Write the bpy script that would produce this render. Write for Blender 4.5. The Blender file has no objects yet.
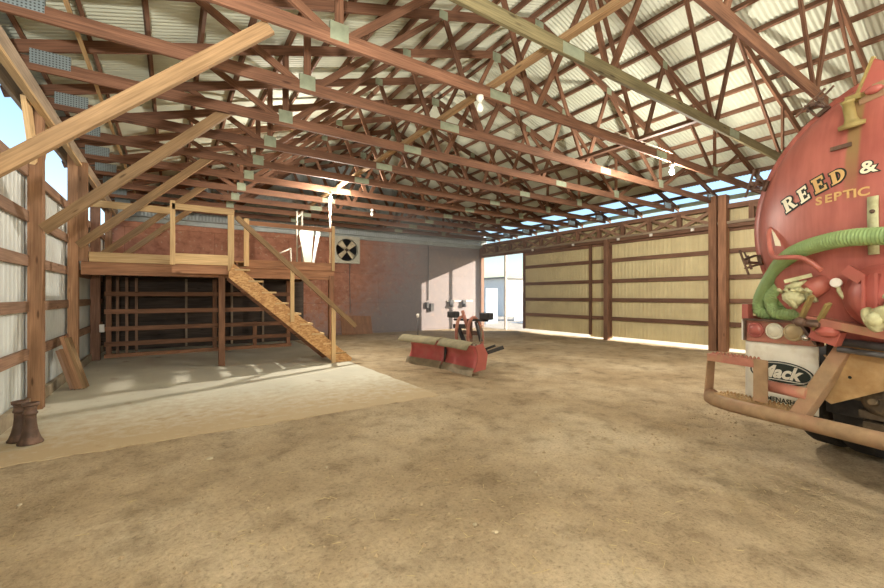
import bpy, bmesh, math, random
from mathutils import Vector, Matrix, noise
random.seed(7)
S = bpy.context.scene
COL = S.collection
PI = math.pi

# ------------------------------------------------------------------ mesh helper
class MB:
    def __init__(s): s.v=[]; s.f=[]; s.uv=[]; s.sm=[]; s.n=0
    def face(s, idx, uvs=None, smooth=False):
        s.f.append(tuple(idx)); s.sm.append(smooth)
        s.uv.extend(uvs if uvs else [(0,0)]*len(idx))
    def hexa(s, P, L=None, ofs=None):
        """8 points: 0-3 start ring, 4-7 end ring"""
        b=len(s.v); s.v.extend([tuple(p) for p in P])
        o=random.uniform(0,50) if ofs is None else ofs
        P=[Vector(p) for p in P]
        L=(P[4]-P[0]).length if L is None else L
        acc=o*1.37
        for i in range(4):
            j=(i+1)%4; w=(P[j]-P[i]).length
            s.face((b+i,b+j,b+4+j,b+4+i),[(o,acc),(o,acc+w),(o+L,acc+w),(o+L,acc)]); acc+=w
        w=(P[1]-P[0]).length; h=(P[3]-P[0]).length
        s.face((b+3,b+2,b+1,b+0),[(o,acc+h),(o+.02,acc+h),(o+.02,acc),(o,acc)])
        s.face((b+4,b+5,b+6,b+7),[(o,acc),(o+.02,acc),(o+.02,acc+h),(o,acc+h)])
        return s
    def beam(s, p0, p1, w, h, up=(0,0,1)):
        """w across, h along 'up'"""
        p0=Vector(p0); p1=Vector(p1); d=(p1-p0).normalized(); u=Vector(up)
        if abs(d.dot(u))>.99: u=Vector((0,1,0)) if abs(d.y)<.9 else Vector((1,0,0))
        x=d.cross(u).normalized(); u=x.cross(d).normalized()
        q=[-x*w/2-u*h/2, x*w/2-u*h/2, x*w/2+u*h/2, -x*w/2+u*h/2]
        return s.hexa([p0+a for a in q]+[p1+a for a in q])
    def box(s, x0,x1,y0,y1,z0,z1):
        d=(abs(x1-x0),abs(y1-y0),abs(z1-z0)); c=((x0+x1)/2,(y0+y1)/2,(z0+z1)/2)
        k=d.index(max(d))
        if k==0: return s.beam((x0,c[1],c[2]),(x1,c[1],c[2]),d[1],d[2])
        if k==1: return s.beam((c[0],y0,c[2]),(c[0],y1,c[2]),d[0],d[2])
        return s.beam((c[0],c[1],z0),(c[0],c[1],z1),d[0],d[1],(0,1,0))
    def sweep(s, pts, r, n=12, caps=True, smooth=True, rfun=None, squash=1.0):
        pts=[Vector(p) for p in pts]; b0=len(s.v); m=len(pts)
        t=(pts[1]-pts[0]).normalized()
        a=Vector((0,0,1)) if abs(t.z)<.9 else Vector((1,0,0))
        x=t.cross(a).normalized(); L=0
        rings=[]
        for i,p in enumerate(pts):
            if i==0: tn=(pts[1]-p)
            elif i==m-1: tn=(p-pts[i-1])
            else: tn=(pts[i+1]-pts[i-1])
            tn.normalize(); x=(x-tn*x.dot(tn)).normalized(); y=tn.cross(x)
            if i: L+=(p-pts[i-1]).length
            rr=(r[i] if isinstance(r,(list,tuple)) else r)
            if rfun: rr=rfun(L,rr)
            rings.append(L)
            for k in range(n):
                c=2*PI*k/n; s.v.append(tuple(p+x*math.cos(c)*rr+y*math.sin(c)*rr*squash))
        for i in range(m-1):
            for k in range(n):
                j=(k+1)%n; A=b0+i*n
                s.face((A+k,A+j,A+n+j,A+n+k),[(rings[i],k*.02),(rings[i],k*.02+.02),(rings[i+1],k*.02+.02),(rings[i+1],k*.02)],smooth)
        if caps:
            s.face([b0+k for k in range(n)][::-1]); s.face([b0+(m-1)*n+k for k in range(n)])
        return s
    def cyl(s,p0,p1,r,r1=None,n=16,smooth=True):
        return s.sweep([p0,p1],[r,r if r1 is None else r1],n,True,smooth)
    def lathe(s, prof, c=(0,0,0), ax=(0,0,1), n=28, smooth=True):
        """prof: (radius, height along axis)"""
        c=Vector(c); ax=Vector(ax).normalized(); a=Vector((0,0,1)) if abs(ax.z)<.9 else Vector((0,1,0))
        x=a.cross(ax).normalized(); y=ax.cross(x); b=len(s.v)
        for r,h in prof:
            for k in range(n):
                t=2*PI*k/n; s.v.append(tuple(c+ax*h+x*math.cos(t)*r+y*math.sin(t)*r))
        for i in range(len(prof)-1):
            for k in range(n):
                j=(k+1)%n; A=b+i*n
                s.face((A+k,A+j,A+n+j,A+n+k),[(prof[i][1],k*.02),(prof[i][1],k*.02+.02),(prof[i+1][1],k*.02+.02),(prof[i+1][1],k*.02)],smooth)
        if prof[0][0]>1e-4: s.face([b+k for k in range(n)][::-1])
        if prof[-1][0]>1e-4: s.face([b+(len(prof)-1)*n+k for k in range(n)])
        return s
    def prism(s, poly, fn, t0, t1):
        """poly 2D list, fn(a,b,t)->3D"""
        b=len(s.v); n=len(poly)
        for t in (t0,t1):
            for p in poly: s.v.append(tuple(fn(p[0],p[1],t)))
        s.face([b+i for i in range(n)][::-1],[(p[0],p[1]) for p in poly][::-1]); s.face([b+n+i for i in range(n)],[(p[0],p[1]) for p in poly])
        L=0
        for i in range(n):
            j=(i+1)%n; s.face((b+i,b+j,b+n+j,b+n+i),[(0,L),(.1,L),(.1,L+.05),(0,L+.05)]); L+=.1
        return s
    def grid(s, P, smooth=True, us=1., uvf=None):
        b=len(s.v); R=len(P); C=len(P[0])
        for r in P:
            for p in r: s.v.append(tuple(p))
        for i in range(R-1):
            for j in range(C-1):
                q=[(i,j),(i,j+1),(i+1,j+1),(i+1,j)]
                s.face([b+a*C+c for a,c in q],[(c*us,a*us) for a,c in q],smooth)
        return s
    def ball(s,c,r,n=10,sx=1,sy=1,sz=1,jit=0):
        pr=[]
        b=len(s.v)
        for i in range(n//2+1):
            t=PI*i/(n//2)
            for k in range(n):
                p=2*PI*k/n; j=1+random.uniform(-jit,jit)
                s.v.append((c[0]+r*sx*j*math.sin(t)*math.cos(p),c[1]+r*sy*j*math.sin(t)*math.sin(p),c[2]-r*sz*j*math.cos(t)))
        for i in range(n//2):
            for k in range(n):
                j=(k+1)%n; A=b+i*n; s.face((A+k,A+j,A+n+j,A+n+k),None,True)
        return s
    def build(s,name,mat,parent=None,bevel=0,solid=0):
        me=bpy.data.meshes.new(name); me.from_pydata(s.v,[],s.f); me.update()
        uv=me.uv_layers.new(name='UVMap'); uv.data.foreach_set('uv',[c for p in s.uv for c in p])
        me.polygons.foreach_set('use_smooth',s.sm)
        if len(s.f)<20000:
            bm=bmesh.new(); bm.from_mesh(me); bmesh.ops.recalc_face_normals(bm,faces=bm.faces); bm.to_mesh(me); bm.free()
        me.materials.append(mat)
        o=bpy.data.objects.new(name,me); COL.objects.link(o)
        if parent: o.parent=parent
        if bevel:
            m=o.modifiers.new('Bevel','BEVEL'); m.width=bevel; m.segments=2; m.limit_method='ANGLE'; m.angle_limit=.7
        if solid:
            m=o.modifiers.new('Solid','SOLIDIFY'); m.thickness=solid; m.offset=0
        return o

def spline(P, step=.03):
    P=[Vector(p) for p in P]; out=[]
    Q=[P[0]*2-P[1]]+P+[P[-1]*2-P[-2]]
    for i in range(1,len(Q)-2):
        a,b,c,d=Q[i-1:i+3]; k=max(2,int((c-b).length/step))
        for j in range(k):
            t=j/k
            out.append(.5*((2*b)+(c-a)*t+(2*a-5*b+4*c-d)*t*t+(3*b-a-3*c+d)*t**3))
    out.append(P[-1]); return out

def empty(name, loc=(0,0,0), rz=0):
    o=bpy.data.objects.new(name,None); COL.objects.link(o); o.location=loc; o.rotation_euler=(0,0,rz); o.empty_display_size=.2
    return o
def tag(o,label=None,cat=None,group=None,kind=None):
    if label: o['label']=label
    if cat: o['category']=cat
    if group: o['group']=group
    if kind: o['kind']=kind
    return o
def copy_tree(o,parent=None):
    c=o.copy(); COL.objects.link(c)
    if parent: c.parent=parent
    for ch in list(o.children): copy_tree(ch,c)
    return c
def struct(o): o['kind']='structure'; return o

# ------------------------------------------------------------------ materials
def newmat(name):
    m=bpy.data.materials.new(name); m.use_nodes=True; nt=m.node_tree
    return m,nt,nt.nodes['Principled BSDF'],nt.nodes,nt.links
def ramp(N,stops):
    r=N.new('ShaderNodeValToRGB'); e=r.color_ramp.elements
    while len(e)<len(stops): e.new(.5)
    for q,(p,c) in zip(e,stops):
        q.position=p; q.color=(c[0],c[1],c[2],1) if isinstance(c,(tuple,list)) else (c,c,c,1)
    return r
def mixc(N,L,fac,a,b,blend='MIX'):
    m=N.new('ShaderNodeMix'); m.data_type='RGBA'; m.blend_type=blend
    if isinstance(fac,(int,float)): m.inputs[0].default_value=fac
    else: L.new(fac,m.inputs[0])
    for i,x in ((6,a),(7,b)):
        if isinstance(x,(tuple,list)): m.inputs[i].default_value=(x[0],x[1],x[2],1)
        else: L.new(x,m.inputs[i])
    return m.outputs[2]
def mapping(N,L,src,scale):
    mp=N.new('ShaderNodeMapping'); mp.inputs['Scale'].default_value=scale; L.new(src,mp.inputs['Vector']); return mp.outputs[0]
def noiset(N,L,vec,scale,detail=5,rough=.55):
    n=N.new('ShaderNodeTexNoise'); n.inputs['Scale'].default_value=scale; n.inputs['Detail'].default_value=detail; n.inputs['Roughness'].default_value=rough
    L.new(vec,n.inputs['Vector']); return n.outputs['Fac']
def bump(N,L,b,h,strength,dist=.01):
    n=N.new('ShaderNodeBump'); n.inputs['Strength'].default_value=strength; n.inputs['Distance'].default_value=dist
    L.new(h,n.inputs['Height']); L.new(n.outputs[0],b.inputs['Normal'])

def wood(name,dark,light,rough=.75,vary=.35,alt=None):
    m,nt,b,N,L=newmat(name); tc=N.new('ShaderNodeTexCoord'); oi=N.new('ShaderNodeObjectInfo')
    add=N.new('ShaderNodeVectorMath'); add.operation='ADD'; L.new(tc.outputs['UV'],add.inputs[0]); 
    cb=N.new('ShaderNodeCombineXYZ'); mu=N.new('ShaderNodeMath'); mu.operation='MULTIPLY'; mu.inputs[1].default_value=37; L.new(oi.outputs['Random'],mu.inputs[0])
    L.new(mu.outputs[0],cb.inputs[0]); L.new(mu.outputs[0],cb.inputs[1]); L.new(cb.outputs[0],add.inputs[1])
    v=add.outputs[0]
    g=noiset(N,L,mapping(N,L,v,(1.2,38,1)),1.6,6,.6)
    bl=noiset(N,L,mapping(N,L,v,(.9,6,1)),1.3,3)
    r=ramp(N,[(.3,dark),(.7,light)]); L.new(g,r.inputs[0])
    r2=ramp(N,[(.35,1-vary),(.65,1.0)]); L.new(bl,r2.inputs[0])
    c=mixc(N,L,1.0,r.outputs[0],r2.outputs[0],'MULTIPLY')
    kn=N.new('ShaderNodeTexVoronoi'); kn.inputs['Scale'].default_value=1.0; L.new(mapping(N,L,v,(1.6,7,1)),kn.inputs['Vector'])
    kr=ramp(N,[(.05,(.25,.2,.15)),(.12,(1,1,1))]); L.new(kn.outputs['Distance'],kr.inputs[0])
    c=mixc(N,L,.8,c,kr.outputs[0],'MULTIPLY')
    hv=N.new('ShaderNodeMapRange'); hv.inputs[3].default_value=.78; hv.inputs[4].default_value=1.2; L.new(oi.outputs['Random'],hv.inputs[0])
    if alt:
        t=N.new('ShaderNodeMath'); t.operation='GREATER_THAN'; t.inputs[1].default_value=.8; L.new(oi.outputs['Random'],t.inputs[0])
        ml=N.new('ShaderNodeMath'); ml.operation='MULTIPLY'; ml.inputs[1].default_value=.7; L.new(t.outputs[0],ml.inputs[0])
        c=mixc(N,L,ml.outputs[0],c,alt)
    cm=N.new('ShaderNodeVectorMath'); cm.operation='SCALE'; L.new(c,cm.inputs[0]); L.new(hv.outputs[0],cm.inputs['Scale'])
    L.new(cm.outputs[0],b.inputs['Base Color']); b.inputs['Roughness'].default_value=rough
    b.inputs['Specular IOR Level'].default_value=.25
    bump(N,L,b,g,.25,.004)
    return m
def plain(name,col,rough=.6,metal=0,var=.25,scale=6,stain=None,stain_amt=.5,bumpy=.1,spec=.4,stain_scale=3):
    m,nt,b,N,L=newmat(name); tc=N.new('ShaderNodeTexCoord')
    n=noiset(N,L,tc.outputs['Object'],scale,6)
    r=ramp(N,[(.3,tuple(c*(1-var) for c in col)),(.7,tuple(min(1,c*(1+var*.6)) for c in col))]); L.new(n,r.inputs[0]); c=r.outputs[0]
    if stain:
        n2=noiset(N,L,tc.outputs['Object'],stain_scale,8,.65); r2=ramp(N,[(.48,0.),(.62,1.)]); L.new(n2,r2.inputs[0])
        q=N.new('ShaderNodeMath'); q.operation='MULTIPLY'; q.inputs[1].default_value=stain_amt; L.new(r2.outputs[0],q.inputs[0])
        c=mixc(N,L,q.outputs[0],c,stain)
    L.new(c,b.inputs['Base Color']); b.inputs['Roughness'].default_value=rough; b.inputs['Metallic'].default_value=metal
    b.inputs['Specular IOR Level'].default_value=spec
    if bumpy: bump(N,L,b,n,bumpy,.01)
    return m
def emit(name,col,s):
    m,nt,b,N,L=newmat(name); b.inputs['Base Color'].default_value=(*col,1); b.inputs['Emission Color'].default_value=(*col,1); b.inputs['Emission Strength'].default_value=s
    return m

M={}
M['truss']=wood('truss_wood',(.105,.050,.029),(.24,.120,.070))
M['olive']=wood('olive_wood',(.13,.11,.055),(.27,.23,.115))
M['purlin']=wood('purlin_wood',(.12,.060,.036),(.25,.13,.078))
M['brace']=wood('brace_wood',(.22,.135,.065),(.40,.26,.135),vary=.25)
M['post']=wood('post_wood',(.25,.13,.068),(.43,.245,.135))
M['girt']=wood('girt_wood',(.24,.14,.09),(.38,.24,.16))
M['eave']=wood('eave_wood',(.26,.20,.14),(.44,.35,.25))
M['pine']=wood('pine_wood',(.48,.31,.14),(.72,.52,.28),vary=.2)
M['loftbeam']=wood('loft_beam_wood',(.24,.115,.06),(.42,.22,.12))
M['fence']=wood('fence_wood',(.22,.105,.06),(.38,.20,.115))
M['rdark']=wood('door_frame_wood',(.16,.085,.055),(.28,.155,.10))
M['dark']=wood('shade_dark_board',(.05,.04,.033),(.12,.09,.07))  # partition wood: the shade under the loft is put into its dark colour
M['osb']=None
M['cream']=plain('cream_siding',(.60,.52,.30),.55,0,.10,2.5,(.50,.40,.22),.3,0,.3,1.2)
M['grey_siding']=plain('grey_white_siding',(.60,.64,.62),.55,0,.12,2,(.5,.48,.42),.3,0,.3,1.5)
M['roof']=plain('roof_sheet',(.49,.525,.425),.5,0.0,.10,.8,(.39,.42,.34),.5,0,.35,.6)
M['gable']=plain('gable_sheet',(.36,.40,.40),.55,.2,.15,2)
M['galv']=plain('galvanised_plate',(.27,.31,.22),.5,.35,.2,9)
M['galvblue']=plain('dark_galvanised_plate',(.13,.17,.17),.55,.35,.35,40)
M['galvblue']=None
M['ledge']=plain('grey_blue_metal',(.34,.38,.37),.5,.2,.2,4)
M['rust']=plain('rusty_steel',(.32,.215,.125),.75,.1,.25,9,(.34,.18,.115),.5,.2,.3,4)
M['rustred']=plain('worn_red_steel',(.40,.165,.12),.65,.1,.25,7,(.36,.23,.13),.7,.15,.3,5)
M['rustdark']=plain('dark_rust_iron',(.115,.072,.052),.6,.3,.35,12,(.26,.15,.10),.5,.3,.4,7)
M['plate']=plain('tan_rust_plate',(.42,.28,.14),.8,0,.25,6,(.30,.17,.07),.6,.1,.2,4)
M['red']=plain('red_paint',(.40,.105,.085),.42,0,.15,3,(.36,.13,.09),.4,.03,.5,2)
M['tank']=None
M['plowred']=plain('plow_red_paint',(.52,.115,.11),.45,0,.15,4,(.50,.17,.15),.5,.03,.45,5)
M['rubber_olive']=plain('olive_grey_rubber',(.27,.24,.15),.8,0,.2,8,(.36,.30,.19),.5,.1,.2)
M['cut']=plain('worn_cutting_edge',(.30,.25,.17),.6,.2,.25,8,(.40,.30,.20),.5,.1,.3)
M['black']=plain('black_steel',(.022,.022,.024),.55,0,.3,8,(.10,.085,.07),.4,.05,.4)
M['tyre']=plain('tyre_rubber',(.03,.028,.026),.85,0,.3,8,(.16,.12,.08),.5,.1,.2)
M['hose']=plain('green_hose',(.25,.37,.15),.5,0,.15,6,(.19,.25,.11),.35,0,.4)
M['valve']=plain('cream_green_valve',(.50,.50,.30),.6,0,.2,12,(.30,.27,.14),.6,.2,.35,9)
M['flap']=plain('white_mud_flap',(.78,.76,.66),.5,0,.08,4,(.55,.48,.33),.35,.02,.4,6)
M['ink']=plain('black_paint',(.02,.03,.025),.5,0,.1,8,bumpy=0)
M['lcream']=plain('cream_lettering',(.85,.80,.62),.45,0,.1,8,bumpy=0)
M['lgold']=plain('gold_lettering',(.62,.40,.16),.45,0,.1,8,bumpy=0)
M['white']=plain('white_paint',(.78,.76,.70),.5,0,.08,5)
M['pvc']=plain('white_plastic_pipe',(.40,.37,.31),.4,0,.05,5,bumpy=0)
M['lens_red']=plain('red_lens',(.38,.11,.095),.2,0,.1,9,bumpy=0)
M['lens_white']=plain('white_lens',(.62,.60,.48),.2,0,.1,9,bumpy=0)
M['lens_amber']=plain('faded_amber_lens',(.42,.33,.19),.25,0,.1,9,bumpy=0)
M['chrome']=plain('chrome',(.7,.7,.68),.25,.9,.1,9,bumpy=0)
M['yellow']=plain('olive_yellow_paint',(.30,.24,.09),.6,0,.25,9,(.26,.17,.07),.6,.1,.3)
M['undercarriage']=plain('oily_dirty_iron',(.10,.075,.05),.8,.1,.4,9,(.26,.19,.11),.6,.3,.3)
M['plastic_sheet']=plain('pale_plastic_sheet',(.30,.32,.25),.45,0,.08,4,bumpy=0)
M['fanblade']=plain('fan_blade_metal',(.60,.52,.36),.5,.1,.1,6)
M['fanbox']=plain('fan_housing_metal',(.50,.49,.40),.5,.2,.12,6)
M['fandark']=plain('fan_shroud_dark',(.10,.065,.04),.7,0,.2,6)
M['conduit']=plain('grey_conduit',(.12,.12,.12),.5,.2,.2,6)
M['outblue']=plain('blue_grey_panel',(.30,.38,.46),.6,0,.15,3)
M['outwhite']=plain('white_outdoor_panel',(.75,.78,.80),.6,0,.08,3)
M['stone']=plain('pale_stone',(.50,.42,.28),.85,0,.25,30)
M['clod']=plain('dirt_clod',(.37,.28,.165),.95,0,.3,40)
M['straw']=plain('straw',(.56,.44,.22),.8,0,.2,30)
M['bulb']=emit('lit_bulb',(1,.86,.62),60)
M['bulboff']=plain('unlit_bulb',(.82,.82,.74),.25,0,.03,5,bumpy=0)
M['ceramic']=plain('white_lamp_holder',(.72,.70,.62),.4,0,.05,5,bumpy=0)
M['dirtyband']=plain('dusty_sill',(.36,.30,.21),.9,0,.25,8)
M['cord']=plain('pale_cord',(.62,.52,.38),.7,0,.1,5,bumpy=0)

def mat_osb():
    m,nt,b,N,L=newmat('osb_board'); tc=N.new('ShaderNodeTexCoord')
    v=N.new('ShaderNodeTexVoronoi'); v.inputs['Scale'].default_value=22; L.new(mapping(N,L,tc.outputs['Object'],(1,1,2.2)),v.inputs['Vector'])
    r=ramp(N,[(0,(.36,.17,.06)),(.5,(.50,.27,.10)),(1,(.62,.38,.16))]); 
    sp=N.new('ShaderNodeSeparateColor'); L.new(v.outputs['Color'],sp.inputs[0]); L.new(sp.outputs[0],r.inputs[0])
    L.new(r.outputs[0],b.inputs['Base Color']); b.inputs['Roughness'].default_value=.7; return m
M['osb']=mat_osb()

def mat_dirt():
    m,nt,b,N,L=newmat('dry_dirt'); tc=N.new('ShaderNodeTexCoord'); o=tc.outputs['Object']
    big=noiset(N,L,o,.55,5); mid=noiset(N,L,o,3.2,8,.65); fine=noiset(N,L,o,38,6,.7)
    r=ramp(N,[(.30,(.31,.23,.135)),(.50,(.44,.345,.22)),(.72,(.56,.465,.32))]); L.new(big,r.inputs[0])
    r2=ramp(N,[(.30,(.52,.50,.47)),(.48,(.95,.95,.95)),(.72,(1.15,1.14,1.12))]); L.new(mid,r2.inputs[0])
    c=mixc(N,L,.85,r.outputs[0],r2.outputs[0],'MULTIPLY')
    r3=ramp(N,[(.30,(.50,.48,.45)),(.46,(.98,.98,.98)),(.68,(1.2,1.19,1.17))]); L.new(fine,r3.inputs[0])
    c=mixc(N,L,.8,c,r3.outputs[0],'MULTIPLY')
    L.new(c,b.inputs['Base Color']); b.inputs['Roughness'].default_value=.95; b.inputs['Specular IOR Level'].default_value=.1
    ad=N.new('ShaderNodeMath'); ad.operation='MULTIPLY_ADD'; ad.inputs[1].default_value=.35; L.new(fine,ad.inputs[0]); L.new(mid,ad.inputs[2])
    bump(N,L,b,ad.outputs[0],.9,.07); return m
def mat_slab():
    m,nt,b,N,L=newmat('dusty_concrete'); tc=N.new('ShaderNodeTexCoord'); o=tc.outputs['Object']
    sx=N.new('ShaderNodeSeparateXYZ'); L.new(o,sx.inputs[0])
    n1=noiset(N,L,o,1.1,7,.6); n2=noiset(N,L,o,7,7,.65); n3=noiset(N,L,o,60,4)
    r=ramp(N,[(.3,(.58,.565,.46)),(.7,(.72,.70,.575))]); L.new(n1,r.inputs[0])
    # dirt tracked onto the slab near its front and right edge
    mr=N.new('ShaderNodeMapRange'); mr.inputs[1].default_value=5.1; mr.inputs[2].default_value=7.6; mr.inputs[3].default_value=.55; mr.inputs[4].default_value=-.2; L.new(sx.outputs[1],mr.inputs[0])
    ad=N.new('ShaderNodeMath'); ad.operation='ADD'; L.new(mr.outputs[0],ad.inputs[0]); L.new(n2,ad.inputs[1])
    r2=ramp(N,[(.42,0.),(.95,.95)]); L.new(ad.outputs[0],r2.inputs[0])
    c=mixc(N,L,r2.outputs[0],r.outputs[0],(.46,.35,.205))
    n4=noiset(N,L,o,2.6,4); rs=ramp(N,[(.64,0.),(.72,.55)]); L.new(n4,rs.inputs[0])
    c=mixc(N,L,rs.outputs[0],c,(.30,.20,.10))
    L.new(c,b.inputs['Base Color']); b.inputs['Roughness'].default_value=.85; b.inputs['Specular IOR Level'].default_value=.2
    bump(N,L,b,n2,.15,.01); return m
def mat_plywood_wall():
    m,nt,b,N,L=newmat('red_brown_plywood'); tc=N.new('ShaderNodeTexCoord'); o=tc.outputs['Object']
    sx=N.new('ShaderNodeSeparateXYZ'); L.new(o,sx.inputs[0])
    n1=noiset(N,L,o,1.0,6,.6); n2=noiset(N,L,mapping(N,L,o,(1,1,1.3)),3.4,8,.68); n3=noiset(N,L,mapping(N,L,o,(1,1,.5)),14,5,.7)
    r=ramp(N,[(.3,(.32,.135,.085)),(.7,(.49,.235,.15))]); L.new(n1,r.inputs[0])
    r2=ramp(N,[(.30,(.55,.50,.47)),(.5,(.95,.95,.95)),(.72,(1.2,1.2,1.2))]); L.new(n2,r2.inputs[0]); c=mixc(N,L,.9,r.outputs[0],r2.outputs[0],'MULTIPLY')
    # blue-grey tone rising towards the lower and right hand part of the boards
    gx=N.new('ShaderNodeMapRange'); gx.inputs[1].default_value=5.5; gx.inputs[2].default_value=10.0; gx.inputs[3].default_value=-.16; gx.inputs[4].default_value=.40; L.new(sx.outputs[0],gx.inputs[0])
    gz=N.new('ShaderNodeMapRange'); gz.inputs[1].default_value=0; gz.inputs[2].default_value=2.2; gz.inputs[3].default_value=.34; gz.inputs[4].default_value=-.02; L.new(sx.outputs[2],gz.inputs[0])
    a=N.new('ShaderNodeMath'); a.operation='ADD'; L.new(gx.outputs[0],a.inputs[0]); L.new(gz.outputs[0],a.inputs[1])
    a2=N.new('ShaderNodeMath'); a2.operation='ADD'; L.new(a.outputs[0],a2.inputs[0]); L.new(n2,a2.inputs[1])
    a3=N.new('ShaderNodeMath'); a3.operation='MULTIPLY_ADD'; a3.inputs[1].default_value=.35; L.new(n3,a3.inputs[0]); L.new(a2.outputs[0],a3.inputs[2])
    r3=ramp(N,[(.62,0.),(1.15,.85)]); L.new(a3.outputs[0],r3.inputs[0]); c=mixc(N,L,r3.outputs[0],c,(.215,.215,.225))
    # whitish scuffs
    n5=noiset(N,L,mapping(N,L,o,(3,1,3)),3.3,3,.5); r5=ramp(N,[(.62,0.),(.70,.55)]); L.new(n5,r5.inputs[0]); c=mixc(N,L,r5.outputs[0],c,(.50,.36,.25))
    # sheet seams 1.22 x 2.44
    br=N.new('ShaderNodeTexBrick'); br.offset=.5; br.inputs['Scale'].default_value=1; br.inputs['Mortar Size'].default_value=.006; br.inputs['Brick Width'].default_value=2.44; br.inputs['Row Height'].default_value=1.22
    cb=N.new('ShaderNodeCombineXYZ'); L.new(sx.outputs[0],cb.inputs[0]); L.new(sx.outputs[2],cb.inputs[1]); L.new(cb.outputs[0],br.inputs['Vector'])
    br.inputs['Color1'].default_value=(1,1,1,1); br.inputs['Color2'].default_value=(.82,.8,.8,1); br.inputs['Mortar'].default_value=(.4,.36,.33,1)
    c=mixc(N,L,.8,c,br.outputs['Color'],'MULTIPLY')
    L.new(c,b.inputs['Base Color']); b.inputs['Roughness'].default_value=.75; b.inputs['Specular IOR Level'].default_value=.2; return m
def mat_tank():
    m,nt,b,N,L=newmat('faded_red_tank_paint'); tc=N.new('ShaderNodeTexCoord'); o=tc.outputs['Object']
    n1=noiset(N,L,o,1.6,5); n2=noiset(N,L,mapping(N,L,o,(1,6,.8)),2.2,5,.6)
    r=ramp(N,[(.3,(.36,.098,.080)),(.7,(.47,.155,.122))]); L.new(n1,r.inputs[0])
    r2=ramp(N,[(.3,(.76,.72,.70)),(.6,(1,1,1)),(.8,(1.1,1.15,1.15))]); L.new(n2,r2.inputs[0])
    c=mixc(N,L,.9,r.outputs[0],r2.outputs[0],'MULTIPLY')
    sx=N.new('ShaderNodeSeparateXYZ'); L.new(o,sx.inputs[0])
    # dried olive run below the vent
    s1=N.new('ShaderNodeMath'); s1.operation='SUBTRACT'; s1.inputs[1].default_value=.268; L.new(sx.outputs[1],s1.inputs[0])
    ab=N.new('ShaderNodeMath'); ab.operation='ABSOLUTE'; L.new(s1.outputs[0],ab.inputs[0])
    wob=N.new('ShaderNodeMath'); wob.operation='MULTIPLY_ADD'; wob.inputs[1].default_value=.03; L.new(n2,wob.inputs[0]); L.new(ab.outputs[0],wob.inputs[2])
    rr=ramp(N,[(.045,1.),(.062,0.)]); L.new(wob.outputs[0],rr.inputs[0])
    zz=N.new('ShaderNodeMapRange'); zz.inputs[1].default_value=2.2; zz.inputs[2].default_value=2.6; zz.inputs[3].default_value=0; zz.inputs[4].default_value=.75; L.new(sx.outputs[2],zz.inputs[0])
    mm=N.new('ShaderNodeMath'); mm.operation='MULTIPLY'; L.new(rr.outputs[0],mm.inputs[0]); L.new(zz.outputs[0],mm.inputs[1])
    c=mixc(N,L,mm.outputs[0],c,(.24,.19,.07))
    L.new(c,b.inputs['Base Color']); b.inputs['Roughness'].default_value=.38; return m
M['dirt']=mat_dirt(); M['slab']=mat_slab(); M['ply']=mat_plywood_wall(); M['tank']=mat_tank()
def mat_clear():
    m=bpy.data.materials.new('clear_sun_block'); m.use_nodes=True; nt=m.node_tree; N=nt.nodes; L=nt.links; N.clear()
    out=N.new('ShaderNodeOutputMaterial'); g=N.new('ShaderNodeBsdfGlass'); g.inputs['IOR'].default_value=1.02; g.inputs['Roughness'].default_value=0; g.inputs['Color'].default_value=(.93,.97,1,1)
    L.new(g.outputs[0],out.inputs[0]); return m
M['clear']=mat_clear()
def mat_plate():
    m,nt,b,N,L=newmat('dark_tooth_plate'); tc=N.new('ShaderNodeTexCoord')
    v=N.new('ShaderNodeTexVoronoi'); v.inputs['Scale'].default_value=34; v.inputs['Randomness'].default_value=0; L.new(tc.outputs['Object'],v.inputs['Vector'])
    r=ramp(N,[(.30,(.05,.06,.06)),(.42,(.22,.27,.28))]); L.new(v.outputs['Distance'],r.inputs[0]); L.new(r.outputs[0],b.inputs['Base Color']); b.inputs['Roughness'].default_value=.5; b.inputs['Metallic'].default_value=.3; return m
M['galvblue']=mat_plate()
M['outground']=plain('sunlit_gravel',(.46,.42,.36),.95,0,.2,3)

# ------------------------------------------------------------------ setting
XL,XR=-1.62,13.05          # siding planes
YB,YF=15.9,-8.7            # back wall, open front
RX=5.78                    # ridge
def ztop(x): return 4.46+.315*((x if x<=RX else 2*RX-x)+1.46)

# ground
def gz(x,y):
    e=max(min((5.12-y)/1.2,1),min((x-3.45)/1.2,1),0.)     # just outside the slab edge
    base=-.008-.057*min(1,max(0,(5.12-y)/2.5,(x-3.45)/2.0))
    n=noise.noise(Vector((x*.6,y*.6,3)))*.02+noise.noise(Vector((x*1.9,y*1.9,7)))*.013+noise.noise(Vector((x*5.5,y*5.5,1)))*.008+noise.noise(Vector((x*13,y*13,5)))*.005
    # wheel tracks curving towards the doors
    for off in (0,.55,2.1,2.6):
        t=abs((x-4.5-off)-(.02*(y-2)**2)*.6+.25*y-1); n-=.012*math.exp(-(t/.16)**2)
    return base+n*(.4+.6*min(1,max(0,e)))
xs=[-1.65+i*.055 for i in range(int(14.75/.055)+1)]; ys=[]
y=-9.
while y<16.0:
    ys.append(y); y+= .4 if y<0 else (.035 if y<4.5 else .06 if y<8 else .12)
ys.append(16.0)
mb=MB(); mb.grid([[ (x,y,(-.06 if (y>5.35 and x<3.25) else gz(x,y))) for x in xs] for y in ys])
struct(mb.build('floor',M['dirt']))
mb=MB()
sl=[]; nx=40; 
P=[]
for j in range(2):
    pass
front=[(-1.62+i*(5.0/60), 5.13+.05*noise.noise(Vector((i*.35,0,0)))+.03*noise.noise(Vector((i*1.3,3,0)))) for i in range(61)]
right=[(3.38+.03*noise.noise(Vector((0,i*.4,5))),5.13+i*(YB-5.13)/80) for i in range(1,81)]
poly=front+right+[(-1.62,YB)]
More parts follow.
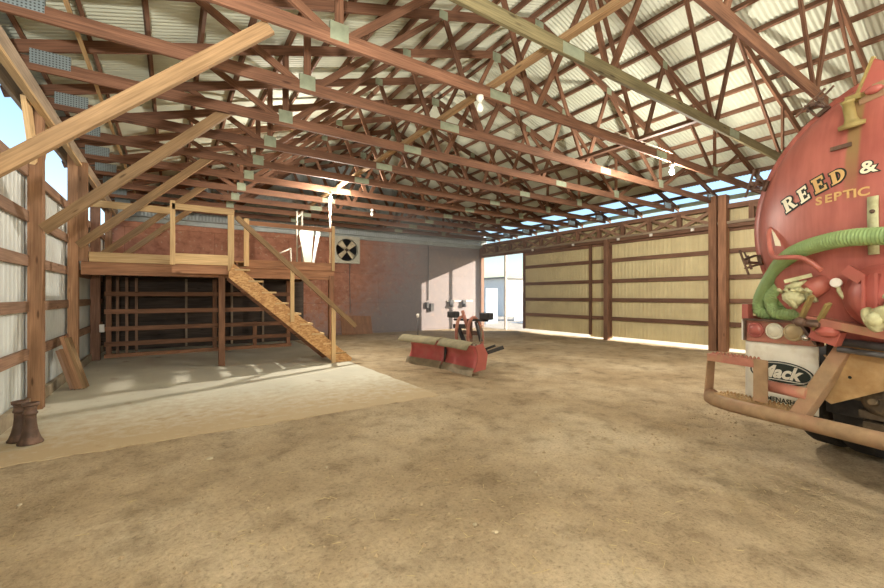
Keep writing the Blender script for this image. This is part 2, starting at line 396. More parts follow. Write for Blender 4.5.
mb.prism(poly,lambda a,b,t:(a,b,t),-.16,0.0); struct(mb.build('floor_slab',M['slab']))
mb=MB(); mb.grid([[(x,y,-.13) for x in (-60,-20,13,25,45,90)] for y in (-60,-8,5,12,20,50,110)],False); struct(mb.build('ground_outside',M['outground']))

# ribbed sheets
def ribbed(mb,p,along,up,length,height,normal,pitch=.15,amp=.012,prof=((0,0),(.55,0),(.65,1),(.9,1))):
    p=Vector(p);along=Vector(along);up=Vector(up);nn=Vector(normal); row0=[];row1=[]; k=0
    while True:
        done=False
        for a,b in prof:
            s=(k+a)*pitch
            if s>=length: s=length; done=True
            q=p+along*s+nn*(b*amp); row0.append(q); row1.append(q+up*height)
            if done: break
        if done: break
        k+=1
    mb.grid([row0,row1],False)
wl=MB(); ribbed(wl,(XL,YF,0),(0,1,0),(0,0,1),YB-YF,3.2,(1,0,0),.15,.006)
WL=struct(wl.build('wall_left',M['grey_siding'],solid=.004))
for z in (.74,1.36,1.96,2.54,3.13):
    mb=MB()
    for y0,y1 in ((YF,4.95),(5.1,7.41),(7.56,9.85),(10.0,12.28),(12.43,14.72),(14.87,YB)):
        mb.box(-1.60,-1.555,y0,y1,z-.07,z+.07)
    mb.build('girt',M['girt'],WL)
mb=MB(); mb.box(-1.60,-1.54,YF,YB,0.0,.16); mb.build('sill_board',M['dirtyband'],WL)

# back wall: plywood, grey ledge, metal gable
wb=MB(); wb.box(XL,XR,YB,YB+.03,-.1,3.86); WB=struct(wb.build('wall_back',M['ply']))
g=MB(); r0=[];r1=[]
k=0
while XL+k*.05<XR+.3:
    x=XL-.0+k*.05; q=.012*(k%2); r0.append((x,YB+.05+q,3.8)); r1.append((x,YB+.05+q,ztop(x)+.1)); k+=1
g.grid([r0,r1],False); g.build('gable_sheet',M['gable'],WB)
mb=MB(); mb.box(XL,XR,YB-.10,YB+.02,3.83,4.0); mb.box(XL,XR,YB-.26,YB-.1,3.97,4.0); mb.build('ledge',M['ledge'],WB)

# roof
def roofslope(name,xa,xb):
    mb=MB(); A=[];B=[]; n=int((YB+.5-YF)/.0127)
    for i in range(n+1):
        y=YF+i*.0127; w=.009*math.cos(2*PI*y/.076)
        A.append((xa,y,ztop(xa)+.105+w)); B.append((xb,y,ztop(xb)+.105+w))
    mb.grid([A,B],True); return struct(mb.build(name,M['roof']))
CL=roofslope('ceiling_left',-1.95,RX); CR=roofslope('ceiling_right',RX,12.62)
for side,root in ((0,CL),(1,CR)):
    for i in range(13):
        x=RX-.12-i*.592
        if side: x=2*RX-x
        z=ztop(x)+.05
        mb=MB(); mb.beam((x,YF,z),(x,YB+.3,z),.045,.09,(-.3 if not side else .3,0,.95)); mb.build('purlin',M['purlin'],root)
mb=MB(); A=[];B=[]
for i in range(int((YB-YF)/.05)+1):
    y=YF+i*.05; w=.009*math.cos(2*PI*i/4)
    A.append((12.60,y,ztop(12.60)+.10)); B.append((13.5,y,ztop(13.5)+.10))
mb.grid([A,B],False); mb.build('sun_block_panel',M['clear'],CR,solid=.003)  # clear eave strip added to stop direct sun while the sky shows through
mb=MB(); mb.beam((13.46,YF,ztop(13.46)+.03),(13.46,YB,ztop(13.46)+.03),.04,.13); mb.build('eave_purlin',M['ledge'],CR)
mb=MB(); mb.box(13.10,13.104,YF,YB,4.06,ztop(13.1)+.09); mb.build('sun_block_panel',M['clear'],CR)  # upright clear strip added to keep sun from coming in over the header

# right wall: doors, fixed pieces
def door(name,y0,y1,z0,z1,x=13.02,edges=True,root_mat=None):
    mb=MB(); ribbed(mb,(x+.03,y0,z0),(0,1,0),(0,0,1),y1-y0,z1-z0,(-1,0,0),.13,.010); D=struct(mb.build(name,M['cream'],solid=.004))
    for z in (.70,1.36,2.03,2.76):
        b=MB(); b.box(x-.03,x+.015,y0,y1,z-.065,z+.065); b.build('frame_rail',M['rdark'],D)
    b=MB(); b.box(x-.03,x+.015,y0,y1,z1-.14,z1); b.build('frame_rail',M['rdark'],D)
    if edges:
        for ya in (y0,y1):
            b=MB(); b.box(x-.045,x+.02,ya-.05,ya+.05,z0,z1); b.build('frame_stile',M['rdark'],D)
    return D
door('door_1',9.55,12.98,.06,3.42)
door('door_2',5.45,8.72,.06,3.46)
door('wall_right',8.70,9.62,-.02,3.46,x=13.07,edges=False)
door('wall_right_front',YF,5.46,.02,3.46,x=13.06,edges=False)
mb=MB(); ribbed(mb,(XR+.06,YF,3.46),(0,1,0),(0,0,1),YB-YF,.62,(-1,0,0),.13,.010); struct(mb.build('wall_right_upper',M['cream'],solid=.004))
# corner by the open doorway
mb=MB(); mb.box(12.80,12.98,15.72,15.88,-.06,3.9); struct(mb.build('trim_1',M['rdark']))
mb=MB(); mb.box(13.06,13.12,14.22,14.34,-.12,3.45)
tag(mb.build('door_post',M['white']),'slim pale post standing midway across the open doorway at the back right','post')

# header over the sliding doors
H=empty('door_header',(12.9,15.7,3.4)); tag(H,'long cross-braced timber header over the sliding doors','header')
def hp(name,mat,fn):
    b=MB(); fn(b); o=b.build(name,mat,H); o.data.transform(Matrix.Translation((-12.9,-15.7,-3.4))); return o
hp('top_beam',M['rdark'],lambda b:b.box(12.84,12.96,-1.0,15.7,3.93,4.06))
hp('bottom_beam',M['rdark'],lambda b:b.box(12.86,12.96,-1.0,15.7,3.40,3.52))
hp('door_track',M['eave'],lambda b:b.box(12.80,12.86,-1.0,15.7,3.50,3.57))
yy=15.6
while yy>2.5:
    y0=yy
    hp('stub_post',M['rdark'],lambda b:b.box(12.83,12.95,y0-.06,y0+.06,3.5,3.98))
    if y0>5.9:
        hp('cross_brace',M['girt'],lambda b:b.beam((12.90,y0-.06,3.56),(12.90,y0-.88,3.93),.035,.09))
        hp('cross_brace',M['girt'],lambda b:b.beam((12.86,y0-.06,3.93),(12.86,y0-.88,3.56),.03,.09))
    elif y0<5.0: hp('cross_brace',M['girt'],lambda b:b.beam((12.88,y0-.06,3.93),(12.88,y0-.88,3.56),.035,.09))
    yy-=.93
for y0 in (12.3,10.2,8.3,7.15,5.9):
    hp('roller_bracket',M['white'],lambda b:b.box(12.80,12.85,y0-.04,y0+.04,3.42,3.50))

# wall posts
def post(x0,x1,y0,y1,z0,z1,mat,label,name='wall_post',group=None,cat='post'):
    b=MB(); b.box(x0,x1,y0,y1,z0,z1); o=b.build(name,mat,bevel=.004); return tag(o,label,cat,group)
post(-1.575,-1.43,7.41,7.56,0,4.12,M['post'],'tall brown post of the left wall nearest the camera, behind the two iron stands')
post(-1.575,-1.43,9.85,10.0,0,4.12,M['post'],'tall brown post of the left wall holding the left end of the loft beam')
post(-1.575,-1.40,12.28,12.43,0,4.12,M['rdark'],'dark wall post at the left end of the board fence under the loft')
post(-1.575,-1.42,14.72,14.87,0,4.12,M['post'],'rear post of the left wall, deep under the loft')
post(-1.575,-1.43,4.95,5.1,0,4.12,M['post'],'wall post just left of the frame that carries the nearest knee brace')
for (y0,y1,x0,lab) in ((5.24,5.44,12.74,'left post of the paired tall red-brown posts beside the truck'),(5.00,5.20,12.76,'right post of the paired tall red-brown posts beside the truck')):
    post(x0,12.98,y0,y1,-.08,4.32,M['fence'],lab,'door_post','paired posts between the doors')
post(12.80,12.98,8.70,8.86,-.08,3.5,M['rdark'],'dark narrow post at the left edge of the wide sliding door')
# eave beam on the left
E_=empty('eave_beam',(-1.5,YF,3.88)); tag(E_,'double timber eave beam running along the top of the left wall','beam')
for x0,x1,z0,z1 in ((-1.43,-1.385,3.88,4.13),(-1.62,-1.575,3.90,4.13)):
    b=MB(); b.box(x0+1.5,x1+1.5,0,YB-YF,z0-3.88,z1-3.88); b.build('plank',M['eave'],E_)
b=MB(); b.box(-.05+.1,.10+.03,0,YB-YF,-.005,.035); b.build('edge_strip',M['pine'],E_)
for i,(ya,yb,lab) in enumerate(((7.38,6.98,'short board slanting up to the eave, near side of the first left post'),(7.58,8.05,'short board slanting up to the eave, far side of the first left post'))):
    b=MB(); b.beam((-1.5,ya,3.25),(-1.5,yb,3.98),.05,.22,(0,1,0)); tag(b.build('eave_brace',M['pine']),lab,'brace')

# ------------------------------------------------------------------ trusses
def make_truss():
    T=empty('roof_truss',(0,0,4.14)); Z=-4.14
    t=MB(); t.beam((-1.58,0,.075),(13.14,0,.075),.040,.15); t.build('bottom_chord',M['truss'],T)
    for sgn in (0,1):
        def mx(x): return x if not sgn else 2*RX-x
        b=MB(); z0=ztop(-1.9)+Z-.074; z1=ztop(RX)+Z-.074
        b.beam((mx(-1.9),0,z0),(mx(RX),0,z1),.040,.14); b.build('top_chord',M['truss'],T)
        B=.08
        def tz(x): return ztop(x)+Z-.08
        for a,c in (((1.47,B),(1.47,tz(1.47))),((1.40,B),(.2,tz(.2))),((1.54,B),(3.6,tz(3.6))),((3.62,tz(3.6)),(4.36,B)),((4.44,B),(5.74,tz(5.74)))):
            b=MB(); b.beam((mx(a[0]),0,a[1]),(mx(c[0]),0,c[1]),.034,.088,(0,1,0)) if False else b.beam((mx(a[0]),0,a[1]),(mx(c[0]),0,c[1]),.034,.088,(-(c[1]-a[1]),0,(c[0]-a[0])) if not sgn else ((c[1]-a[1]),0,(c[0]-a[0])))
            b.build('web',M['truss'],T)
        def plate(x,z,w,h,m):
            b=MB(); b.box(mx(x)-w/2,mx(x)+w/2,-.0225,.0225,z-h/2,z+h/2); b.build('gusset_plate',m,T)
        plate(1.47,.14,.20,.19,M['galv']); plate(3.72,.075,.36,.125,M['galv'])
        plate(-1.2,.16,.36,.17,M['galvblue']); plate(3.6,tz(3.6)+.0,.16,.14,M['galv'])
    b=MB(); b.box(RX-.11,RX+.11,-.0225,.0225,ztop(RX)+Z-.23,ztop(RX)+Z-.04); b.build('gusset_plate',M['galv'],T)
    return T
ORD=['nearest','second','third','fourth','fifth','sixth','seventh','eighth','ninth','tenth','eleventh','twelfth']
tr=make_truss(); TY=[1.757+1.21*k for k in range(12)]
for k,y in enumerate(TY):
    o=tr if k==0 else copy_tree(tr)
    o.location=(0,y,4.14)
    if k==1:
        for ch in o.children:
            if ch.name.startswith('bottom_chord'): ch.material_slots[0].link='OBJECT'; ch.material_slots[0].material=M['olive']
    tag(o,('nearest brown timber roof truss, its chord crossing the upper right corner' if k==0 else 'farthest brown timber roof truss, just in front of the back wall' if k==11 else ORD[k]+' brown timber roof truss counted from the camera'),'roof truss','timber roof trusses')

# lateral ties on the chords
for x,lab,y0,y1,z,m in ((3.58,'long board lying across the truss chords just left of the ridge',1.3,15.6,4.325,'brace'),(7.0,'long board lying on the truss chords right of the ridge, near the lit bulb',2.97,15.6,4.325,'purlin')):
    b=MB(); b.box(x-.045,x+.045,y0,y1,z-.03,z+.03); tag(b.build('lateral_tie',M[m]),lab,'board')
b=MB(); b.box(-.86,-.82,3.9,15.5,4.295,4.315); tag(b.build('lateral_batten',M['pine']),'thin pale batten lying across the truss chords near the left eave','batten')
# knee braces
KB=[((-1.46,4.925,2.37),(.80,4.25,4.14),'long knee brace sloping across the upper left corner, nearest the camera'),
    ((-1.42,7.40,2.38),(.74,6.66,4.26),'knee brace rising from the nearest left wall post to the roof'),
    ((-1.42,9.83,2.42),(.66,9.08,4.24),'knee brace rising from the left wall post at the loft front'),
    ((-1.36,12.24,2.45),(.70,11.50,4.24),'knee brace rising from the loft deck behind the front railing'),
    ((-1.36,14.68,2.45),(.70,13.92,4.24),'rearmost knee brace, far back on the loft')]
for a,c,l in KB:
    b=MB(); b.beam(a,c,.05,.14); tag(b.build('knee_brace',M['brace'],bevel=.003),l,'brace','knee braces along the left wall')

# ------------------------------------------------------------------ lamps
def lamp(name,loc,label,on=True,power=300,drop=.12,pole=None):
    L=empty(name,loc); tag(L,label,'lamp')
    b=MB(); b.lathe([(.02,.10),(.045,.09),(.05,.05),(.03,.03),(.02,.0)]); b.build('lamp_holder',M['ceramic'],L)
    b=MB(); b.lathe([(.0,-.13),(.025,-.122),(.042,-.095),(.046,-.07),(.036,-.035),(.018,-.0)]); b.build('bulb',M['bulb'] if on else M['bulboff'],L)
    b=MB(); b.cyl((0,0,.09),(0,0,.09+drop),.008); b.build('stem',M['cord'],L)
    if pole: b=MB(); b.cyl((0,0.04,-pole),(0,0.04,.14),.022); b.build('pole',M['pvc'],L)
    if on and power:
        li=bpy.data.lights.new('bulb_light','POINT'); li.energy=power; li.color=(1,.91,.79); li.shadow_soft_size=.06
        o=bpy.data.objects.new('bulb_light',li); COL.objects.link(o); o.parent=L; o.location=(0,0,-.20)
    return L
P_MAIN=760
lamp('bare_bulb',(3.31,10.02,4.0),'glowing bare bulb on top of the white pole at the loft corner',True,P_MAIN*.78,.05,1.7)
lamp('bare_bulb',(8.26,4.18,4.03),'glowing bare bulb hanging under a truss chord above the truck side',True,P_MAIN*.58)
lamp('bare_bulb',(3.38,4.18,4.05),'unlit white bulb hanging under a truss chord near the ridge',False)
lamp('bare_bulb',(5.05,11.44,4.05),'small unlit bulb under the far truss chords above the fan wall',False)
# unseen bulbs and two tripod spots added as fill, all behind the camera
for i,(x,y,p,l) in enumerate(((-.4,-.9,210,'added fill bulb hanging behind the camera by the left wall'),(2.6,-2.0,240,'added fill bulb hanging behind the camera left of the ridge'),(5.6,-1.6,110,'added fill bulb hanging behind the camera under the ridge'),(9.0,-1.6,45,'added fill bulb hanging behind the camera by the right wall'))):
    lamp('bare_bulb',(x,y,3.9),l,True,p)
def fill_light(loc,aim,power,label):  # unseen spot on a stand, added to brighten the roof
    W=empty('fill_light',loc); tag(W,label,'lamp'); hz=1.75-loc[2]
    b=MB(); b.cyl((0,0,.55),(0,0,hz),.018); b.build('stand_pole',M['black'],W)
    for k in range(3):
        a=k*2*PI/3; b=MB(); b.cyl((0,0,.6),(.45*math.cos(a),.45*math.sin(a),.0),.014); b.build('leg',M['black'],W)
    d=Vector(aim).normalized(); b=MB(); b.lathe([(.0,-.10),(.08,-.10),(.20,.0),(.20,.03),(.185,.03),(.08,-.08),(.0,-.08)],(0,0,hz+.1),d,24); b.build('reflector',M['chrome'],W)
    li=bpy.data.lights.new('fill_spot','SPOT'); li.energy=power; li.color=(1,.94,.86); li.shadow_soft_size=.12; li.spot_size=math.radians(140); li.spot_blend=1
    o=bpy.data.objects.new('fill_spot',li); COL.objects.link(o); o.parent=W; o.location=Vector((0,0,hz+.1))+d*.06; o.rotation_euler=d.to_track_quat('-Z','Y').to_euler()
fill_light((-.5,-.9,-.06),(.08,.62,.8),1900,'added fill light on a tripod behind the camera by the left wall')
fill_light((4.6,-2.4,-.06),(.05,.85,.6),180,'added fill light on a tripod behind the camera in mid floor')

# power cord to the lit bulb
b=MB(); b.sweep(spline([(6.0,4.13,4.31),(6.7,4.13,4.30),(7.5,4.13,4.31),(8.2,4.13,4.30)],.05),.006,6); tag(b.build('power_cord',M['cord']),'pale cord running along a truss chord to the lit bulb above the truck','cord')

# ------------------------------------------------------------------ loft
LF=empty('storage_loft',(0.9,9.9,0)); tag(LF,'raised timber storage loft on posts along the back left','loft')
def lp(name,mat,fn,par=None,off=(0.9,9.9,0),bev=0):
    b=MB(); fn(b); o=b.build(name,mat,par or LF,bevel=bev); o.data.transform(Matrix.Translation((-off[0],-off[1],-off[2]))); return o
lp('deck',M['osb'],lambda b:b.box(-1.42,3.33,9.9,15.78,2.24,2.27))
lp('deck',M['osb'],lambda b:b.box(.02,1.02,9.06,9.9,2.24,2.27))
lp('front_beam',M['loftbeam'],lambda b:b.box(-1.40,3.37,9.93,10.02,1.90,2.15))
lp('deck_edge_board',M['pine'],lambda b:b.box(-1.28,.05,9.86,9.90,2.14,2.32))
lp('deck_edge_board',M['pine'],lambda b:b.box(.0,.98,9.04,9.08,2.12,2.27))
lp('deck_edge_board',M['loftbeam'],lambda b:b.box(1.36,3.37,9.88,9.92,2.12,2.31))
lp('side_beam',M['loftbeam'],lambda b:b.box(3.30,3.37,10.0,15.78,1.95,2.24))
lp('landing_beam',M['loftbeam'],lambda b:b.box(.0,1.0,9.09,9.15,1.93,2.12))
for i in range(12):
    x=-1.2+i*.4
    lp('joist',M['fence'],lambda b:b.box(x-.02,x+.02,10.0,15.7,2.06,2.24))
lp('support_post',M['fence'],lambda b:b.box(.83,.95,9.84,9.96,0,1.92),bev=.003)
lp('support_post',M['fence'],lambda b:b.box(3.24,3.36,9.9,10.02,0,2.0),bev=.003)
lp('wall_plank',M['post'],lambda b:b.box(-1.43,-1.29,9.84,9.89,2.14,3.95))
# railings
def railing(label,loc,parts):
    R=empty('loft_railing',loc); tag(R,label,'railing','railings of the loft')
    for n,m,(x0,x1,y0,y1,z0,z1) in parts: lp(n,M[m],lambda b:b.box(x0,x1,y0,y1,z0,z1),R,loc,.002)
    return R
railing('loft railing left of the landing, its pale top rail running to the wall',(-.6,9.9,2.3),
  [('top_rail','pine',(-1.40,.02,9.87,9.91,3.16,3.29)),('top_rail','brace',(-1.40,.02,9.92,10.06,3.27,3.30))])
railing('pale railing along the front of the small landing at the stair top',(.5,9.05,2.3),
  [('top_rail','pine',(.0,1.02,9.00,9.04,3.11,3.22)),('post','pine',(-.03,.05,9.0,9.05,2.08,3.27)),('post','pine',(.92,1.03,9.02,9.07,2.0,3.21)),('kick_board','pine',(.05,.92,9.02,9.045,2.10,2.30))])
railing('brown railing right of the stairs, in front of the leaning plastic sheets',(2.3,9.9,2.3),
  [('top_rail','loftbeam',(1.36,3.37,9.86,9.91,3.08,3.17)),('post','pine',(1.32,1.42,9.85,9.9,2.16,3.21)),('post','pine',(3.29,3.36,9.85,9.9,2.12,3.22))])
# staircase in front of the landing
ST=empty('staircase',(2.2,9.2,0)); tag(ST,'open wooden staircase with an OSB-faced stringer rising to the loft landing','staircase')
SO=(2.2,9.2,0)
def sp(n,m,fn,bev=0): return lp(n,m,fn,ST,SO,bev)
sx0,sz0,sx1,sz1=.93,1.86,3.05,0.0
poly=[(.93,1.86),(.93,1.98),(1.02,2.14),(3.47,.07),(3.44,0),(3.04,0)]
sp('stringer',M['osb'],lambda b:b.prism(poly,lambda a,c,t:(a,t,c),8.97,9.01),.003)
sp('stringer',M['fence'],lambda b:b.prism([(.98,1.84),(1.02,2.14),(3.47,.07),(3.44,0),(3.04,0)],lambda a,c,t:(a,t,c),9.80,9.84))
for i in range(9):
    x=1.16+i*.252; z=2.27-.227*(i+1)
    sp('tread',M['pine'],lambda b:b.box(x-.13,x+.15,8.955,9.86,z-.035,z))
sp('handrail',M['brace'],lambda b:b.beam((1.06,8.93,3.06),(3.54,8.93,.80),.045,.10,(1,0,1)),.003)
sp('handrail_post',M['pine'],lambda b:b.box(2.09,2.17,8.935,8.97,.95,2.12))
sp('handrail_post',M['pine'],lambda b:b.box(2.98,3.07,8.935,8.97,.005,1.24))

# board fence under the loft
FN=empty('board_fence',(.8,12.65,0)); tag(FN,'four-rail brown board fence on the slab under the loft','fence'); FO=(.8,12.65,0)
def fp(n,m,*q,bev=0): return lp(n,m,lambda b:b.box(*q),FN,FO,bev)
for z in (1.55,1.12,.70,.33): fp('rail',M['fence'],-1.36,2.95,12.62,12.66,z-.055,z+.055)
fp('sill',M['loftbeam'],-1.36,2.98,12.62,12.74,0,.09)
for x,t in ((-1.28,2.0),(.97,1.95),(1.98,.76),(2.90,1.95)): fp('post',M['fence'],x-.05,x+.05,12.66,12.76,0,t)
for x,lab in ((-1.14,'first of the thin uprights at the left end of the board fence'),(-.98,'second of the thin uprights at the left end of the board fence'),(-.80,'third of the thin uprights at the left end of the board fence')):
    b=MB(); b.box(x-.03,x+.03,13.0+(x+1.14)*2,13.06+(x+1.14)*2,0,1.98); tag(b.build('upright_stud',M['girt']),lab,'stud','thin uprights under the loft')
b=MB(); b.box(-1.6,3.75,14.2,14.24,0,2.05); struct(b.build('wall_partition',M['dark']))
for x,lab in ((.35,'pale upright batten on the dark partition, left of the loft post'),(1.55,'pale upright batten on the dark partition, right of the loft post'),(2.45,'pale upright batten on the dark partition, behind the stair')):
    b=MB(); b.box(x-.03,x+.03,14.12,14.17,0,2.0); tag(b.build('upright_batten',M['eave']),lab,'batten','battens on the dark partition')
b=MB(); b.box(-1.40,-1.31,12.18,12.27,.66,.84); tag(b.build('outlet_box',M['white'],bevel=.008),'small white outlet box on the dark wall post under the loft','outlet')

# things on the loft
PR=empty('pipe_handrail',(2.9,11.5,2.27)); tag(PR,'white pipe frame with two tall uprights standing on the loft','pipe frame')
def pp(n,a,c,r=.024):
    b=MB(); b.cyl(Vector(a)-Vector((2.9,11.5,2.27)),Vector(c)-Vector((2.9,11.5,2.27)),r,n=10); b.build(n,M['pvc'],PR)
pp('upright',(2.86,11.5,2.27),(2.86,11.5,3.82)); pp('upright',(3.03,11.62,2.27),(3.03,11.62,3.86)); pp('upright',(2.70,11.5,2.27),(2.70,11.5,2.80))
pp('rail',(2.40,11.5,2.64),(2.70,11.5,2.80)); pp('rail',(2.86,11.5,2.83),(3.16,11.5,3.01)); pp('link',(2.86,11.5,3.66),(3.03,11.62,3.80))
for (p,lab,m) in (([(2.95,2.27),(3.10,2.27),(3.22,3.27),(2.86,3.27),(2.84,3.1)],'pale plastic sheet leaning on the loft, the wider front one','plastic_sheet'),([(3.12,2.27),(3.17,2.27),(3.42,3.27),(3.30,3.27)],'narrow grey-edged plastic sheet leaning beside the wider pale one','ledge')):
    b=MB(); y=11.0 if m=='plastic_sheet' else 11.03
    b.prism(p,lambda a,c,t:(a,y+t+(c-2.27)*.18,c),0,.02); tag(b.build('plastic_sheet',M[m]),lab,'plastic sheet')
b=MB(); b.box(-1.3,-.2,14.8,15.6,2.27,2.30)

# fan in the back wall
FA=empty('exhaust_fan',(5.88,15.86,3.36)); tag(FA,'square exhaust fan with four pale blades high on the back wall','fan')
b=MB()
ring=[(.46*math.cos(2*PI*k/32),.46*math.sin(2*PI*k/32)) for k in range(32)]
sq=[]
for k in range(32):
    c,s_=math.cos(2*PI*k/32),math.sin(2*PI*k/32); q=.54/max(abs(c),abs(s_)); sq.append((c*q,s_*q))
b0=len(b.v)
for (a,c) in sq: b.v.append((a,-.12,c))
for (a,c) in ring: b.v.append((a,-.12,c))
for (a,c) in ring: b.v.append((a*.95,.0,c*.95))
for (a,c) in sq: b.v.append((a,.03,c))
for k in range(32):
    j=(k+1)%32; b.face((k,j,32+j,32+k)); b.face((32+k,32+j,64+j,64+k)); b.face((j,k,96+k,96+j))
b.build('housing',M['fanbox'],FA)
b=MB(); b.lathe([(.0,.0),(.45,.0)],(0,.02,0),(0,-1,0),32); b.build('back_shutter',M['fandark'],FA)
for k in range(4):
    a=PI/4+k*PI/2; d=Vector((math.cos(a),0,math.sin(a))); t=Vector((-d.z,0,d.x)); tw=Vector((0,1,0))
    b=MB(); G=[[ d*r+(t*.8+tw*.35)*w*(.07+.07*r/.4)+Vector((0,-.07,0)) for w in (-1,-.3,.4,1)] for r in (.06,.2,.32,.42)]
    b.grid(G); b.build('blade',M['fanblade'],FA,solid=.006)
b=MB(); b.lathe([(.0,.06),(.04,.055),(.06,.02),(.06,-.02)],(0,-.07,0),(0,-1,0),16); b.build('hub',M['fandark'],FA)
b=MB(); b.sweep(spline([(6.05,15.88,2.82),(6.04,15.88,2.2),(6.06,15.88,1.2),(6.05,15.88,.8)]),.014,8); tag(b.build('conduit',M['conduit']),'thin conduit running down the back wall below the fan','conduit')
# conduit with a hook near the sunlit patch
b=MB(); b.sweep(spline([(9.8,15.86,3.95),(9.8,15.86,2.5),(9.8,15.86,1.3)]),.022,8); tag(b.build('conduit',M['conduit']),'dark conduit dropping down the back wall beside the sunlit patch','conduit')
b=MB(); b.box(9.66,9.80,15.78,15.89,.95,1.22); b.box(9.86,10.04,15.76,15.89,.80,1.16); tag(b.build('switch_box',M['black'],bevel=.01),'dark switch box at the foot of the conduit on the back wall','switch box')
W=empty('wall_rack',(11.6,15.86,1.25)); tag(W,'white horizontal rail with two dark hooks on the back wall by the doorway','rack')
b=MB(); b.box(-.75,.75,-.02,.02,-.02,.04); b.build('rail',M['white'],W)
for x in (-.55,.2): b=MB(); b.box(x-.09,x+.09,-.10,-.02,-.28,.06); b.ball((x,-.1,-.2),.09); b.build('hook',M['black'],W)
b=MB(); b.hexa([(5.65,15.70,-.06),(6.95,15.66,-.06),(6.95,15.68,-.06),(5.65,15.72,-.06),(5.65,15.86,.72),(6.95,15.86,.66),(6.95,15.88,.66),(5.65,15.88,.72)]); tag(b.build('plywood_sheet',M['loftbeam']),'low pinkish plywood sheet leaning at the foot of the back wall','plywood')

# leaning boards by the left wall
def lean(label,y,x_foot,z_top,w,t,off,mat):
    b=MB(); ln=z_top
    foot=Vector((x_foot,y,0.01)); top=Vector((x_foot-.28*z_top,y+.06*z_top,z_top))
    d=(top-foot).normalized(); b.beam(foot,top,w,t,(1,.0,.3)); tag(b.build('leaning_board',mat,bevel=.003),label,'board','boards leaning on the left wall')
for i,(lab,x,zt,w,y,m) in enumerate((('front pale board of the stack leaning against the left wall',-1.165,.83,.26,8.72,'brace'),('second board behind the pale one in the leaning stack by the left wall',-1.215,.85,.27,8.73,'post'),('shorter third board in the leaning stack by the left wall',-1.265,.66,.29,8.72,'post'),('rearmost board of the leaning stack, nearest the left wall',-1.315,.64,.28,8.73,'girt'))):
    lean(lab,y,x,zt,w,.049,0,M[m])
# cast iron stands
for (x,y,lab) in ((-1.20,5.76,'rusty flared iron stand, the front one of the pair by the left wall'),(-1.31,5.92,'rusty flared iron stand behind the front one, closer to the left wall')):
    St=empty('iron_stand',(x,y,0.005)); tag(St,lab,'iron stand','iron stands by the left wall')
    b=MB(); b.lathe([(.0,.0),(.100,.0),(.101,.010),(.084,.04),(.068,.09),(.055,.15),(.048,.21),(.046,.27),(.047,.29),(.057,.295),(.058,.312),(.050,.32),(.049,.36),(.058,.375)],n=32); b.build('flared_body',M['rustdark'],St)
    b=MB(); b.lathe([(.057,.375),(.066,.378),(.068,.408),(.050,.410),(.046,.39),(.0,.385)],n=32); b.build('top_flange',M['rustdark'],St)

# ------------------------------------------------------------------ snow plow (local x = along blade to the left end, y = forward through the blade face)
ex=Vector((4.72-4.97,8.38-6.2,0)).normalized(); pa=math.atan2(ex.y,ex.x)
PL=empty('snow_plow',(4.97,6.2,-.055),pa); tag(PL,'red two-piece snow plow blade with its hitch frame and headlamps','snow plow')
# local axes: X along the blade (right end = 0, left end = 2.2), Y = -X world side (face), Z up
def prof(t):   # moldboard curve, t 0..1 bottom->top : (y,z)
    return (.12-.17*math.sin(t*PI*.60)+.13*t*t, .08+.50*t)
for (x0,x1) in ((.02,1.02),(1.10,2.18)):
    def bow(x): return .10*(1-abs(x-1.06)/1.06)
    b=MB(); b.grid([[Vector((x0+(x1-x0)*i/10, prof(j/12)[0]-bow(x0+(x1-x0)*i/10), prof(j/12)[1])) for i in range(11)] for j in range(13)]); mo=b.build('moldboard',M['plowred'],PL,solid=.012)
    b=MB(); b.grid([[Vector((x0-.01+(x1-x0+.02)*i/6, y-bow(x0+(x1-x0)*i/6), z)) for i in range(7)] for (y,z) in ((.185,.0),(.15,.09),(.115,.15))],False); b.build('cutting_edge',M['cut'],PL,solid=.02)
    b=MB(); yt,zt=prof(1)
    xa=x0-.02; xb=x1+(.16 if x1>2 else .0)
    b.grid([[Vector((xa+(xb-xa)*i/8, yt-bow(min(2.18,xa+(xb-xa)*i/8))+dy+(.012*math.sin(i*1.3)), zt+dz)) for i in range(9)] for (dy,dz) in ((-.03,.07),(.06,.075),(.17,.02),(.225,-.06))],True); b.build('snow_deflector',M['rubber_olive'],PL,solid=.012)
    n=4
    for k in range(n+1):
        x=x0+.02+(x1-x0-.04)*k/n
        b=MB(); b.prism([(prof(t)[0]-bow(x),prof(t)[1]) for t in (0,.25,.5,.75,1)]+[(-.20-bow(x)+.05,.52),(-.27-bow(x),.3),(-.2-bow(x),.1)],lambda a,c,t:(x+t,a,c),-.006,.006); b.build('rib',M['red'],PL)
b=MB(); b.cyl((1.06,-.06,.06),(1.06,-.08,.62),.03); b.build('centre_hinge',M['black'],PL)
b=MB(); b.prism([(prof(t)[0],prof(t)[1]) for t in (0,.2,.4,.6,.8,1)]+[(-.12,.62),(-.26,.4),(-.2,.1)],lambda a,c,t:(t,a,c),-.01,.02); b.build('end_plate',M['red'],PL)
def pc(n,m,fn): b=MB(); fn(b); return b.build(n,M[m],PL,bevel=.004)
pc('push_frame','black',lambda b:(b.beam((.35,-.22,.22),(.95,-1.0,.28),.08,.10),b.beam((1.78,-.22,.22),(1.18,-1.0,.28),.08,.10),b.beam((.75,-1.02,.28),(1.38,-1.02,.28),.09,.09)))
pc('angle_ram','black',lambda b:(b.cyl((.25,-.25,.36),(.62,-.62,.36),.035),b.cyl((.62,-.62,.36),(.9,-.9,.34),.022)))
pc('angle_ram','black',lambda b:(b.cyl((1.86,-.25,.36),(1.5,-.62,.36),.035),b.cyl((1.5,-.62,.36),(1.2,-.9,.34),.022)))
